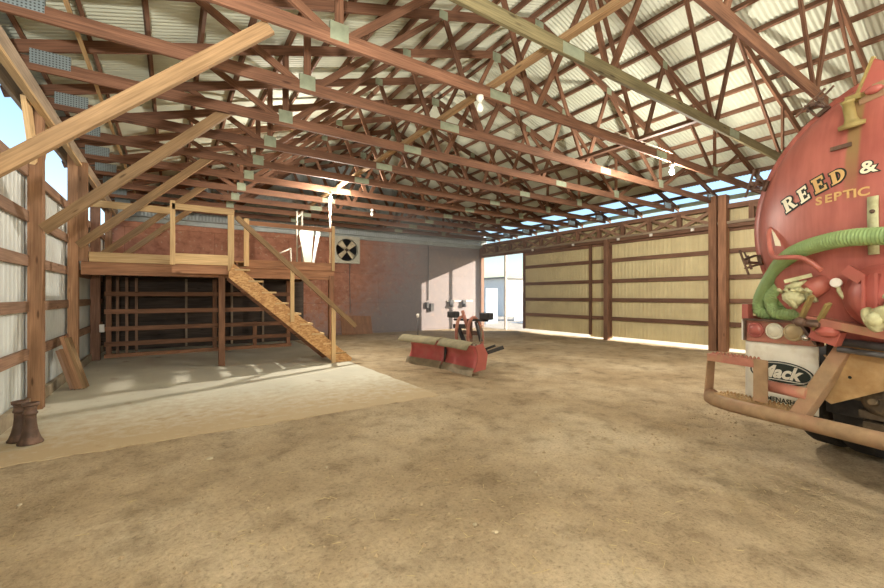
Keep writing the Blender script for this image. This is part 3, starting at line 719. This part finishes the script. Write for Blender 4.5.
pc('mount_bracket','black',lambda b:(b.box(.30,.42,-.58,-.30,.28,.42),b.beam((.30,-.38,.34),(-.02,-.72,.50),.07,.07),b.beam((.35,-.5,.42),(.12,-.62,.53),.06,.05)))
# lift tower: two rusty hoops
for x in (.86,1.24):
    pts=spline([(x,-.98,.30),(x,-1.0,.70),(x+.02,-.86,1.0),(x,-.72,1.08),(x,-.60,.98),(x,-.55,.68),(x,-.60,.32)],.05)
    b=MB(); b.sweep(pts,.036,8); b.build('tower_hoop',M['rustred'],PL)
b=MB(); b.beam((.82,-.8,.72),(1.28,-.8,.72),.05,.09); b.beam((1.05,-.8,.3),(1.05,-.8,1.02),.07,.09); b.build('tower_post',M['rustdark'],PL)
b=MB(); b.beam((.98,-.75,.60),(1.22,-.72,1.22),.05,.06); b.build('lift_arm',M['rustred'],PL)
b=MB(); b.beam((.50,-.80,1.02),(1.58,-.80,1.00),.05,.05); b.beam((1.15,-.8,.86),(1.60,-.8,.84),.06,.10); b.beam((1.2,-.8,.42),(1.38,-.76,.80),.06,.08); b.beam((.70,-.8,.55),(.86,-.8,.98),.05,.06); b.build('lamp_bar',M['black'],PL)
for x in (.52,1.60):
    b=MB(); b.box(x-.14,x+.14,-.86,-.70,1.04,1.19); hb=b.build('headlamp',M['black'],PL,bevel=.02)
    b=MB(); b.box(x-.11,x+.11,-.862,-.852,1.065,1.165); b.build('headlamp_lens',M['lens_white'],hb)
for x,h,tip in ((2.12,1.06,True),(.06,.98,False)):
    b=MB(); b.cyl((x,-.12,.55),(x+(.0 if tip else -.05),-.12,h),.011,n=8); g_=b.build('blade_guide',M['conduit'] if tip else M['eave'],PL)
    if tip: b=MB(); b.lathe([(.0,.0),(.03,.01),(.03,.09),(.0,.10)],(x,-.12,h-.02)); b.build('guide_tip',M['white'],g_)
b=MB(); b.sweep(spline([(.35,-.28,.55),(.32,-.42,.42),(.34,-.55,.22),(.42,-.62,.08)]),.018,8); b.build('chain',M['rustdark'],PL)
# ------------------------------------------------------------------ septic truck (local x forward, y left, z up; rear face at x=0)
TK=empty('septic_truck',(4.48,.52,0),math.radians(-14.3)); tag(TK,'red septic tank truck seen from behind at the right edge','truck')
ZC,RT=2.12,1.08
def dome(y,z):
    r2=(y*y+(z-ZC)**2)/RT**2
    return -.30*math.sqrt(max(0,1-r2))
def tp(n,m,fn,par=None,bev=0,solid=0): b=MB(); fn(b); return b.build(n,M[m] if isinstance(m,str) else m,par or TK,bevel=bev,solid=solid)
tp('tank','tank',lambda b:b.lathe([(RT-.015,.03),(RT-.015,5.6),(RT*.8,5.85),(0,5.95)],(0,0,ZC),(1,0,0),64))
HD=tp('tank_head','tank',lambda b:b.lathe([(RT*math.sin(t*PI/2/16),-.30*math.cos(t*PI/2/16)) for t in range(17)],(0,0,ZC),(1,0,0),72))
tp('rim_flange','tank',lambda b:b.lathe([(RT-.02,-.035),(RT+.035,-.035),(RT+.04,-.02),(RT+.04,.02),(RT-.02,.03)],(0,0,ZC),(1,0,0),72))
tp('tank_band','tank',lambda b:b.lathe([(RT-.03,.13),(RT+.02,.13),(RT+.02,.19),(RT-.03,.19)],(0,0,ZC),(1,0,0),72))
# --- lettering on the head
def text_mesh(txt,size,extr_bold=0.0,shear=0.0,spacing=1.0):
    c=bpy.data.curves.new('txt','FONT'); c.body=txt; c.size=size; c.offset=extr_bold; c.shear=shear; c.space_character=spacing; c.resolution_u=4
    c.fill_mode='FRONT'
    o=bpy.data.objects.new('txt',c); COL.objects.link(o); dg=bpy.context.evaluated_depsgraph_get(); me=bpy.data.meshes.new_from_object(o.evaluated_get(dg))
    bpy.data.objects.remove(o); bpy.data.curves.remove(c); return me
def mesh_obj(name,me,mat,parent):
    me.name=name; me.materials.clear(); me.materials.append(mat); o=bpy.data.objects.new(name,me); COL.objects.link(o); o.parent=parent; return o
def subdiv(me,cuts):
    import bmesh
    bm=bmesh.new(); bm.from_mesh(me); bmesh.ops.triangulate(bm,faces=bm.faces)
    bmesh.ops.subdivide_edges(bm,edges=[e for e in bm.edges if e.calc_length()>.05],cuts=cuts,use_grid_fill=False); bmesh.ops.triangulate(bm,faces=bm.faces); bm.to_mesh(me); bm.free()
def serif_poly(ch,W=.8,g=0.0):
    """serif capitals as overlapping rectangles in a unit box, g grows them"""
    R_=[]
    st=.27
    def r(x0,y0,x1,y1): R_.append([(x0-g,y0-g),(x1+g,y0-g),(x1+g,y1+g),(x0-g,y1+g)])
    if ch=='E':
        r(.08,0,.08+st,1); r(0,0,.80,.15); r(0,.85,.78,1); r(.3,.44,.60,.57); r(.66,0,.80,.30); r(.64,.72,.78,1); r(.52,.36,.62,.65)
    if ch in 'RD':
        r(.08,0,.08+st,1); r(0,0,.44,.12); r(0,.88,.42,1)
        cy,ry,x0,rx=(.5,.5,.35,.50) if ch=='D' else (.735,.265,.35,.42)
        wid=.24 if ch=='D' else .21; th=.13
        n=14
        for i in range(n):
            a0=-PI/2+PI*i/n; a1=-PI/2+PI*(i+1)/n
            P=[(x0+(rx+g)*math.cos(a0),cy+(ry+g)*math.sin(a0)),(x0+(rx+g)*math.cos(a1),cy+(ry+g)*math.sin(a1)),(x0+(rx-wid-g)*math.cos(a1),cy+(ry-th-g)*math.sin(a1)),(x0+(rx-wid-g)*math.cos(a0),cy+(ry-th-g)*math.sin(a0))]
            R_.append(P)
        if ch=='R':
            R_.append([(.36-g,.50+g),(.60+g,.50+g),(.88+g,.0-g),(.60-g,.0-g)]); r(.58,0,.95,.11)
    return R_
def letter_mesh(ch,g):
    b=MB()
    for P in serif_poly(ch,g=g):
        # fine grid so that it can follow the curved head
        a,bb,c,d=[Vector((p[0],p[1],0)) for p in P]
        b.grid([[ (a.lerp(bb,i/3)).lerp(d.lerp(c,i/3),j/3) for i in range(4)] for j in range(4)],False)
    me=bpy.data.meshes.new('letter'); me.from_pydata(b.v,[],b.f); return me
def place(me,p0,ux,uz,sx,sz,lift,name,mat):
    """map unit letter space onto the head: p0=(y,z) of the lower left corner, ux and uz directions in (y,z)"""
    for v in me.vertices:
        y=p0[0]+ux[0]*v.co.x*sx+uz[0]*v.co.y*sz; z=p0[1]+ux[1]*v.co.x*sx+uz[1]*v.co.y*sz
        v.co=Vector((dome(y,z)-lift-.0004*random.random()*0,y,z))
    return mesh_obj(name,me,mat,HD)
LET=[('R',(.726,2.215),(.775,2.331),(.632,2.263),'lcream'),('E',(.600,2.269),(.644,2.387),(.521,2.310),'lcream'),('E',(.492,2.322),(.534,2.444),(.399,2.355),'lgold'),('D',(.378,2.362),(.404,2.464),(.282,2.397),'lgold')]
for ch,bl,tl,br,m in LET:
    ux=(br[0]-bl[0],br[1]-bl[1]); uz=(tl[0]-bl[0],tl[1]-bl[1]); k=1/.90
    mm=[('lettering_outline','ink',.10,.004),('lettering',m,0,.008)]
    for nm,mt,g_,lf in mm: place(letter_mesh(ch,g_),bl,(ux[0]*k,ux[1]*k),uz,1,1,lf,nm,M[mt])
for nm,mt,off,lf in (('lettering_outline','ink',.075,.004),('lettering','lcream',.025,.008)):
    me=text_mesh('&',1.0,off); subdiv(me,2); place(me,(.206,2.405),(-.155,-.004),(.010,.125),1,1,lf,nm,M[mt])
# SEPTIC on a slight arc
xs_=0
for ch,w in (('S',.66),('E',.62),('P',.64),('T',.62),('I',.28),('C',.70)):
    me=text_mesh(ch,1.0,.03); subdiv(me,1); f_=xs_/3.55; y0=.492-.345*f_; z0=2.233+.012*math.sin(f_*PI)-.004*f_
    place(me,(y0,z0),(-.104,.004),(.003,.088),1,1,.004,'lettering',M['lgold']); xs_+=w

# --- clamps on the rim
def clamp(y,z,s=1.0):
    rad=Vector((0,y,z-ZC)).normalized(); tan=Vector((0,-rad.z,rad.y)); c=Vector((0,0,ZC))+rad*(RT+.03); X=Vector((1,0,0))
    def f_(b):
        b.beam(c-X*.06-rad*.02,c+X*.08-rad*.02,.10*s,.03,rad)
        for sg in (-1,1): b.beam(c-X*.09+tan*.045*sg-rad*.03,c-X*.09+tan*.045*sg+rad*.10*s,.012,.05,X)
        b.cyl(c-X*.09-tan*.07+rad*.05,c-X*.09+tan*.07+rad*.05,.012,n=8)
        b.cyl(c-X*.16+rad*.05,c+X*.10+rad*.06,.014,n=8)
        b.beam(c-X*.15+rad*.05-tan*.13*s,c-X*.15+rad*.07+tan*.13*s,.020,.014,rad)
        b.lathe([(.0,-.02),(.026,-.02),(.026,.02),(0,.02)],c-X*.13+rad*.05,X,6)
        b.beam(c-X*.02+rad*.09-tan*.03,c+X*.02+rad*.14+tan*.14*s,.02,.012,rad)
    tp('rim_clamp','rustdark',f_,bev=.003)
clamp(1.0,2.54); clamp(1.07,1.84); clamp(.55,3.05); clamp(-.45,3.1)
# --- vent and fin at the top
def vent(b):
    b.lathe([(.0,-.03),(.080,-.03),(.080,.0),(.045,.010),(.036,.04),(.035,.15),(.042,.155),(.042,.175),(.0,.18)],(dome(.28,2.83)-.02,.28,2.82),(-.35,0,1),18)
tp('vent_pipe','yellow',vent)
tp('yellow_pad','yellow',lambda b:b.box(-.22,-.12,.24,.33,3.0,3.04))
tp('fin_plate','red',lambda b:b.prism([(.31,3.05),(.285,3.10),(.205,3.30),(.10,3.20),(.06,3.08)],lambda a,c,t:(-.12+t,a,c),0,.012))
tp('fin_edge','yellow',lambda b:b.beam((-.115,.315,3.03),(-.115,.205,3.31),.03,.02))
tp('marker_lamp','lens_red',lambda b:b.ball((-.20,.17,3.03),.05,12,.5,1.1,.62))
tp('top_rail','rust',lambda b:(b.beam((-.16,.26,2.98),(-.16,-.5,3.06),.05,.05),b.beam((-.12,.2,3.07),(-.12,-.5,3.13),.06,.04)))
tp('chain_link','rustdark',lambda b:b.beam((dome(.34,2.66)-.015,.40,2.655),(dome(.3,2.66)-.015,.27,2.655),.015,.03))
# --- sight strap and red rod
tp('sight_strap','valve',lambda b:b.grid([[Vector((dome(y,z)-.012,y,z)) for y in (.155,.095)] for z in [1.80+.07*k for k in range(7)]]),solid=.012)
tp('strap_bolt','rustdark',lambda b:b.lathe([(0,.0),(.016,.0),(.013,.012),(0,.014)],(dome(.125,2.11)-.018,.125,2.11),(-1,0,0),10))
tp('bent_rod','tank',lambda b:b.sweep(spline([(-.10,.90,2.16),(-.22,.87,2.06),(-.27,.83,1.93),(-.33,.76,1.84),(-.40,.62,1.82),(-.40,.50,1.80),(-.36,.40,1.70)]),.020,10))
tp('hose_fin','lcream',lambda b:b.prism([(.86,2.10),(.79,1.98),(.735,1.93),(.83,1.95)],lambda a,c,t:(-.20+t,a,c),0,.01))
# --- valves and fittings on the head
def valve1(b):
    c=Vector((-.30,.575,1.50))
    b.lathe([(.0,-.09),(.072,-.09),(.075,-.065),(.05,-.05),(.055,0),(.05,.05),(.075,.065),(.072,.09),(0,.09)],c,(.35,-.9,.25),16)
    b.lathe([(.05,.0),(.06,.05),(.045,.08),(.075,.09),(.075,.115),(.03,.12),(.02,.16),(0,.16)],c,(-.25,.25,1),14)
    b.lathe([(.05,.0),(.062,.07),(.07,.075),(.07,.10),(.0,.10)],c,(-.5,.6,-.55),14)
    b.ball(c+Vector((-.04,.03,-.01)),.075,10,1,1.1,.9,.08)
    for k in range(5): b.cyl(c+Vector((-.06,.10-.05*k,.03)),c+Vector((-.10,.11-.05*k,.055)),.014,n=8)
tp('cast_valve','valve',valve1)
tp('valve_handle','valve',lambda b:b.beam((-.40,.64,1.62),(-.30,.50,1.67),.02,.03))
tp('red_stub_pipe','red',lambda b:b.cyl((-.32,.53,1.53),(-.12,.43,1.66),.075))
tp('gauge','white',lambda b:b.lathe([(0,.0),(.036,.0),(.036,.03),(.03,.034),(0,.036)],(-.29,.345,1.60),(-.9,-.3,.1),18))
tp('gauge_stem','valve',lambda b:b.sweep(spline([(-.27,.345,1.60),(-.28,.335,1.54),(-.26,.31,1.48)]),.015,8))
MH=tp('manhole_cover','red',lambda b:b.lathe([(.25,.0),(.25,.05),(.235,.075),(.20,.085),(.19,.115),(.12,.15),(0,.17)],(-.20,.08,1.50),(-1,0,0),36))
for k in range(3): tp('cover_rib','red',lambda b:b.beam((-.345,.08-.07+.07*k,1.34),(-.345,.08-.07+.07*k,1.66),.018,.06,(1,0,0)),MH)
tp('cover_bracket','red',lambda b:b.beam((-.34,.26,1.70),(-.34,.16,1.62),.05,.075,(0,.6,.8)))
def valve2(b):
    c=Vector((-.46,-.03,1.37))
    b.ball(c,.09,12,1,1.2,.8,.06); b.lathe([(.06,.0),(.07,.08),(.09,.085),(.09,.11),(0,.11)],c,(0,.9,-.35),14)
    b.lathe([(.05,0),(.05,.1),(.07,.105),(.07,.13),(.0,.13)],c,(0,-.3,1),14); b.ball(c+Vector((-.07,.05,-.03)),.05,8)
tp('cast_valve','valve',valve2)
# --- lower red bodywork, drip ledge
tp('lower_skirt','red',lambda b:b.prism([(.62,1.27),(.52,1.40),(.40,1.33),(.05,1.22),(-.6,1.16),(-.6,1.06),(.45,1.10),(.62,1.12)],lambda a,c,t:(-.10+t,a,c),0,.10),bev=.006)
tp('ledge_angle','rustred',lambda b:(b.beam((-.26,.52,1.33),(-.26,-.5,1.15),.14,.012),b.beam((-.32,.52,1.305),(-.32,-.5,1.125),.012,.06)))
tp('linkage_plate','red',lambda b:(b.beam((-.24,.52,1.22),(-.24,.34,1.16),.08,.12),b.ball((-.30,.40,1.22),.06,8,1,1.4,.8)),bev=.006)
for y0,z0,y1,z1 in ((.60,1.27,.47,1.50),(.49,1.23,.36,1.44)):
    tp('lever','yellow',lambda b:b.beam((-.28,y0,z0),(-.36,y1,z1),.022,.05,(1,0,0)))
tp('lever_clamp','rustdark',lambda b:(b.box(-.34,-.26,.44,.58,1.25,1.31),b.cyl((-.36,.60,1.29),(-.36,.42,1.27),.02),b.ball((-.38,.54,1.29),.04)))
tp('cross_tube','conduit',lambda b:(b.cyl((-.16,.42,1.14),(-.16,-.6,1.08),.03),b.cyl((-.20,.38,1.08),(-.20,-.6,1.03),.022)))
# --- tray, light panel and flap
tp('hose_tray','rustred',lambda b:(b.box(-.02,.75,.52,1.24,1.245,1.265),b.box(.0,.75,1.22,1.24,1.25,1.30)))
tp('fender_block','tank',lambda b:b.box(-.02,.06,1.185,1.245,1.27,1.42),bev=.006)
LP=tp('light_panel','rustred',lambda b:b.prism([(1.205,1.055),(1.205,1.262),(.74,1.262),(.625,1.10),(.62,1.06)],lambda a,c,t:(t,a,c),-.012,.10),bev=.004)
tp('panel_rim','rustdark',lambda b:(b.beam((-.02,1.215,1.268),(-.02,.72,1.268),.05,.02),b.beam((-.02,.74,1.268),(-.02,.61,1.085),.05,.02),b.beam((-.018,1.21,1.06),(-.018,1.21,1.27),.03,.02)),LP)
for y,m,r in ((1.112,'lens_red',.060),(.944,'lens_white',.062),(.790,'lens_amber',.066)):
    tp('rear_lamp',m,lambda b:b.lathe([(r+.014,.0),(r+.014,.016),(r+.002,.018),(r,.012),(r*.85,.026),(r*.5,.034),(0,.037)],(-.012,y,1.172),(-1,0,0),24),LP)
tp('small_lamp','chrome',lambda b:b.lathe([(.028,.0),(.034,.012),(.026,.04),(.0,.05)],(-.012,.69,1.135),(-1,0,0),16),LP)
tp('side_strip','white',lambda b:b.box(-.02,.05,1.21,1.245,1.06,1.265))
MF=tp('mud_flap','flap',lambda b:b.grid([[Vector((.012+.006*math.sin(y*9)*(1.06-z),y,z)) for y in [1.225-.0676*i for i in range(10)]] for z in [1.065-.0605*j for j in range(11)]]),solid=.008)
# oval badge with script lettering
OY,OZ=.905,.785
def ell(a,c,n=48,x=0): return [(x,OY+a*math.cos(2*PI*k/n),OZ+c*math.sin(2*PI*k/n)) for k in range(n)]
def oval(a0,c0,a1,c1,x):
    def f_(b):
        A=ell(a0,c0,x=x);B=ell(a1,c1,x=x); n=len(A); b.v.extend(A+B)
        for k in range(n): b.face((k,(k+1)%n,n+(k+1)%n,n+k))
    return f_
def oval_full(a,c,x):
    def f_(b): b.v.extend(ell(a,c,x=x)); b.face(range(len(b.v)))
    return f_
tp('badge_ring','ink',oval(.268,.108,.252,.098,-.004),MF)
tp('badge_field','ink',oval_full(.238,.088,-.004),MF)
def flat_text(txt,size,y_left,z,mat,name,bold=.0,shear=0,x=-.008,sxz=1.0,par=None):
    me=text_mesh(txt,size,bold,shear)
    for v in me.vertices: v.co=Vector((x,y_left-v.co.x,z+v.co.y*sxz))
    return mesh_obj(name,me,mat,par or MF)
flat_text('Mack',.158,OY+.188,OZ-.045,M['flap'],'badge_lettering',.006,.35)
b_=MB(); b_.box(-.009,-.006,OY-.19,OY+.12,OZ-.068,OZ-.060); b_.build('badge_underline',M['flap'],MF)
flat_text('MENASHA, WI',.060,1.02,.512,M['ink'],'flap_lettering',.002,0)
# dark flap beside it, frame end, brace and bumper
tp('inner_flap','black',lambda b:b.box(.10,.16,.36,.612,.50,1.09))
tp('air_line','plate',lambda b:b.sweep(spline([(-.02,.56,1.0),(-.05,.50,.95),(-.02,.58,.90),(-.05,.50,.84),(.0,.56,.80)],.01),.009,8))
tp('frame_corner','rustred',lambda b:(b.box(-.06,.10,.30,.47,.98,1.13),b.box(-.07,.10,.20,.30,1.0,1.12)),bev=.006)
for y,z in ((.44,1.10),(.33,1.10),(.33,1.01),(.26,1.09)): tp('bolt','rustdark',lambda b:b.lathe([(.014,0),(.014,.012),(0,.014)],(-.065,y,z),(-1,0,0),6))
tp('frame_plate','ledge',lambda b:b.box(-.05,.08,-.6,.19,1.0,1.115),bev=.004)
tp('gusset_plate','plate',lambda b:b.prism([(.52,.655),(.46,.62),(-.10,.93),(-.6,1.0),(-.6,1.06),(.37,1.10)],lambda a,c,t:(-.13+t,a,c),0,.014))
tp('plate_hole','ink',lambda b:b.lathe([(.012,0),(.0,.001)],(-.132,.34,.86),(-1,0,0),12))
tp('brace_bar','rust',lambda b:(b.hexa([(-.34,.66,.50),(-.34,.54,.49),(-.22,.54,.49),(-.22,.66,.50),(-.14,.42,1.13),(-.14,.31,1.12),(-.02,.31,1.12),(-.02,.42,1.13)])),bev=.006)
tp('bumper_tube','rust',lambda b:b.sweep(spline([(-.22,1.40,.50),(-.30,1.36,.475),(-.345,1.2,.465),(-.36,.9,.468),(-.36,.4,.48),(-.36,-.3,.485),(-.36,-1.2,.48)],.08),.062,18))
SF=tp('step_frame','rust',lambda b:(b.hexa([(-.30,1.43,.50),(-.18,1.43,.50),(-.18,1.42,.50),(-.30,1.42,.50),(-.34,1.36,.93),(-.24,1.36,.93),(-.24,1.35,.93),(-.34,1.35,.93)]),))
tp('mid_bracket','rust',lambda b:b.box(-.355,-.34,.80,.915,.56,.935),SF)
def tread(y0,y1,z,x0,x1):
    def f_(b):
        b.box(x0,x1,y1,y0,z-.07,z)
        n=int((y0-y1)/.035)
        for i in range(n):
            for xx in (x0+.015,x1-.03): b.prism([(0,0),(.014,.022),(.028,0)],lambda a,c,t:(xx+t,y1+i*.035+a,z+c-.001),0,.02)
    return f_
tp('step_tread','rustred',tread(1.355,.91,.925,-.355,-.25),SF)
tp('step_tread','plate',tread(1.32,.66,.535,-.30,-.16),SF)
tp('lower_bar','rustred',lambda b:b.cyl((-.26,.92,.70),(-.26,.55,.69),.05),SF)
# --- chassis, axle, wheels
tp('chassis_rail','undercarriage',lambda b:(b.box(.05,7.0,.33,.42,.86,1.10),b.box(.05,7.0,-.42,-.33,.86,1.10),b.box(.1,.2,-.4,.4,.88,1.08)))
tp('tank_saddle','red',lambda b:b.box(.2,5.4,-.45,.45,1.08,1.22))
tp('axle','undercarriage',lambda b:(b.cyl((1.12,-.95,.52),(1.12,.95,.52),.075),b.ball((1.12,0,.54),.24,14,.9,1,1)))
def clutter(b):
    rr=random.Random(3)
    b.lathe([(.0,-.12),(.10,-.12),(.13,-.09),(.13,.07),(.09,.10),(0,.10)],(.05,.20,.70),(-1,0,.15),18)
    b.lathe([(.0,-.12),(.11,-.12),(.14,-.09),(.14,.07),(.10,.10),(0,.10)],(.10,-.02,.64),(-1,.1,0),18)
    b.box(-.02,.25,.06,.34,.54,.60); b.box(-.05,.2,-.3,.30,.47,.52)
    b.cyl((-.08,.21,.69),(-.14,.21,.70),.022)
    for k in range(9):
        y=rr.uniform(-.3,.36); z=rr.uniform(.5,.9); b.box(-.02,.12,y-.04,y+.05,z-.02,z+.025)
    for k in range(6):
        y=rr.uniform(-.3,.36); z=rr.uniform(.5,.85); b.sweep(spline([(0,y,z),(-.05,y-.1,z+.05),(.02,y-.2,z-.04)]),.012,6)
tp('rear_housing','undercarriage',clutter)
tp('leaf_spring','undercarriage',lambda b:[b.box(.55+.05*k,1.7-.05*k,.42,.50,.66+.02*k,.675+.02*k) for k in range(5)])
def wheel(x,y):
    w=tp('tyre','tyre',lambda b:b.lathe([(.30,-.13),(.44,-.135),(.50,-.115),(.515,-.09),(.515,.09),(.50,.115),(.44,.135),(.30,.13)],(x,y,.46),(0,1,0),40))
    tp('wheel_rim','rustdark',lambda b:b.lathe([(.0,.05),(.12,.06),(.14,.0),(.26,-.02),(.30,.10),(.31,.12),(.30,-.12),(.0,-.06)],(x,y,.46),(0,1,0),28),w)
    for k in range(30):
        pass
for y in (1.04,.72,-.72,-1.04): wheel(1.12,y)
for y in (.72,1.04): wheel(2.45,y)
# --- suction hose, lying on the truck
hosepts=[[(-.40,-.75,1.80),(-.42,-.4,1.87),(-.42,.03,1.915),(-.40,.27,1.925),(-.32,.55,1.885),(-.20,.76,1.81),(-.08,.92,1.69),(.02,1.07,1.52),(.06,1.12,1.42),(.06,1.11,1.35),(.08,1.02,1.325),(.10,.8,1.325),(.12,.5,1.325)],
 [(.06,.45,1.86),(.02,.72,1.775),(-.02,.86,1.65),(.0,.97,1.50),(.02,.985,1.43),(.0,.93,1.345),(.0,.80,1.33),(.02,.62,1.33),(.04,.45,1.33)],
 [(.16,.40,1.76),(.10,.62,1.70),(.04,.78,1.57),(.03,.87,1.46),(.06,.86,1.405),(.10,.78,1.37),(.14,.62,1.44),(.2,.45,1.45)]]
hb=MB()
for P in hosepts: hb.sweep(spline(P,.0055),.062,14,True,True,lambda L,r:r*(1+.055*math.cos(2*PI*L/.022)))
SH=hb.build('suction_hose',M['hose']); SH.matrix_world=Matrix.Translation((4.48,.52,0))@Matrix.Rotation(math.radians(-14.3),4,'Z')
tag(SH,'green corrugated suction hose coiled across the back of the red tank','hose')
# ------------------------------------------------------------------ loose stones, clods, straw on the dirt
ST_=[(.29,4.33,.028,'flat pale stone in front of the slab, the largest light one on the dirt'),(-.93,4.18,.018,'pale stone at the far left of the dirt, below the slab edge'),(1.78,2.04,.02,'pale flat chip in the lower middle of the dirt floor'),(1.72,2.18,.017,'second pale chip just behind the lower middle one'),(.75,2.0,.013,'small stone near the bottom left of the dirt floor'),(2.7,2.55,.015,'small stone right of the lower middle chips'),(1.15,3.6,.015,'small stone halfway between slab corner and the pale flat stone'),(3.9,3.4,.018,'small stone on open dirt towards the truck'),(2.4,4.45,.015,'small stone just in front of the slab corner')]
for i,(x,y,r,l) in enumerate(ST_):
    b=MB(); b.ball((0,0,0),r,9,1.25,.9,.5,.18); o=b.build('stone',M['stone']); o.location=(x,y,gz(x,y)+r*.25); o.rotation_euler=(0,0,i*1.3); tag(o,l,'stone','loose stones on the dirt floor')
rr=random.Random(11); b=MB()
def ico(b,c,r):
    v=len(b.v); t=[(1,0,0),(-1,0,0),(0,1,0),(0,-1,0),(0,0,.7),(0,0,-.5)]
    a=rr.random()*6
    for p in t:
        j=r*rr.uniform(.6,1.3); b.v.append((c[0]+j*(p[0]*math.cos(a)-p[1]*math.sin(a)),c[1]+j*(p[0]*math.sin(a)+p[1]*math.cos(a)),c[2]+j*p[2]))
    for f_ in ((0,2,4),(2,1,4),(1,3,4),(3,0,4),(2,0,5),(1,2,5),(3,1,5),(0,3,5)): b.face([v+q for q in f_])
for k in range(5200):
    y=rr.uniform(.5,1)*0+abs(rr.gauss(0,1))*2.6+.9; x=rr.uniform(-1.5,6.5)
    cl=noise.noise(Vector((x*1.1,y*1.1,20)))
    if y>5.0 and x<3.5: continue
    if y>9 or rr.random()>.45+cl: continue
    ico(b,(x,y,gz(x,y)+.002),min(.022,.004+rr.expovariate(1/.0052)))
tag(b.build('dirt_clods',M['clod']),'crumbs and clods scattered over the dry dirt floor','dirt',None,'stuff')
b=MB()
for k in range(420):
    x=rr.uniform(-1.2,6); y=abs(rr.gauss(0,1))*2.2+1.0
    if y>4.9 and x<3.5: continue
    a=rr.random()*6.3; L_=rr.uniform(.02,.08); z=gz(x,y)+.006
    b.beam((x,y,z),(x+L_*math.cos(a),y+L_*math.sin(a),z+.003),.003,.002)
tag(b.build('straw_bits',M['straw']),'thin straw bits strewn over the dirt floor','straw',None,'stuff')

# ------------------------------------------------------------------ outside the open doorway
def out(name,m,label,cat,fn,group=None):
    b=MB(); fn(b); return tag(b.build(name,M[m]),label,cat,group)
def panel_w(b,x0,y0,x1,y1,z0,z1,n):
    p0=Vector((x0,y0,0));p1=Vector((x1,y1,0)); d=(p1-p0)/n
    for i in range(n): b.beam(p0+d*(i+.5)+Vector((0,0,z0)),p0+d*(i+.5)+Vector((0,0,z1)),.06,d.length*.94,d.normalized())
out('outdoor_panel','outblue','blue-grey upright panel wall standing outside the doorway, left of the slim post','panel',lambda b:panel_w(b,15.2,18.3,16.3,18.5,-.12,1.95,5))
out('outdoor_panel','outblue','blue-grey upright panel wall standing outside the doorway, right of the slim post','panel',lambda b:panel_w(b,18.6,19.5,21.5,19.3,-.12,1.75,9))
out('white_shed','outwhite','white shed with a dark roof edge seen through the right half of the doorway','shed',lambda b:(b.box(22,29,24,28,-.12,2.9),))
sh=bpy.data.objects['white_shed']; b=MB(); b.box(21.7,29.3,23.7,28.3,2.9,3.02); b.build('roof_edge',M['conduit'],sh)
b=MB(); b.grid([[(17.2+.3*i,16.6+.25*j,-.13+.45*math.exp(-((i-4)**2+(j-3)**2)/6)+.06*noise.noise(Vector((i*.7,j*.7,0)))) for i in range(10)] for j in range(8)]); tag(b.build('snow_heap',M['outwhite']),'low pale heap on the ground outside the doorway','heap')

# dust hanging in the sunny far corner
m=bpy.data.materials.new('hanging_dust'); m.use_nodes=True; N=m.node_tree.nodes; L=m.node_tree.links; N.clear()
o_=N.new('ShaderNodeOutputMaterial'); vs_=N.new('ShaderNodeVolumeScatter'); vs_.inputs['Color'].default_value=(.93,.96,1,1); vs_.inputs['Density'].default_value=.042; vs_.inputs['Anisotropy'].default_value=.2; L.new(vs_.outputs[0],o_.inputs['Volume'])
b=MB(); b.box(5.2,12.75,9.5,15.65,.05,3.9); tag(b.build('dust_haze',m),'pale blue-white dust haze hanging in the sunlit far right corner','haze',None,'stuff')
# ------------------------------------------------------------------ camera, sun, sky
cam=bpy.data.cameras.new('camera'); co=bpy.data.objects.new('camera',cam); COL.objects.link(co)
cam.sensor_width=36; cam.lens=36*406/884; cam.clip_start=.05; cam.clip_end=500
cam.shift_y=(296-294)/884
co.location=(0,0,1.5); co.rotation_euler=(PI/2,0,-math.atan2(270,406)); S.camera=co
sd=Vector((-3.68,2.95,-1.41)).normalized()
su=bpy.data.lights.new('sun','SUN'); su.energy=15; su.color=(1,.90,.76); su.angle=.01
so=bpy.data.objects.new('sun',su); COL.objects.link(so); so.rotation_euler=sd.to_track_quat('-Z','Y').to_euler(); so.location=(30,-20,15)
w=bpy.data.worlds.new('world'); S.world=w; w.use_nodes=True; N=w.node_tree.nodes; L=w.node_tree.links
sk=N.new('ShaderNodeTexSky'); sk.sky_type='NISHITA'; sk.sun_disc=False; sk.sun_elevation=math.radians(16.6); sk.sun_rotation=math.atan2(-sd.x,-sd.y); sk.air_density=1.0; sk.dust_density=.6; sk.ozone_density=1.5
L.new(sk.outputs[0],N['Background'].inputs[0]); N['Background'].inputs[1].default_value=.26
vs=S.view_settings; S.display_settings.display_device='sRGB'; vs.view_transform='Standard'; vs.look='None'; vs.gamma=1; vs.use_curve_mapping=False; vs.exposure=0.4
S.cycles.max_bounces=8; S.cycles.diffuse_bounces=5; S.cycles.caustics_refractive=False; S.cycles.caustics_reflective=False; S.cycles.sample_clamp_indirect=6
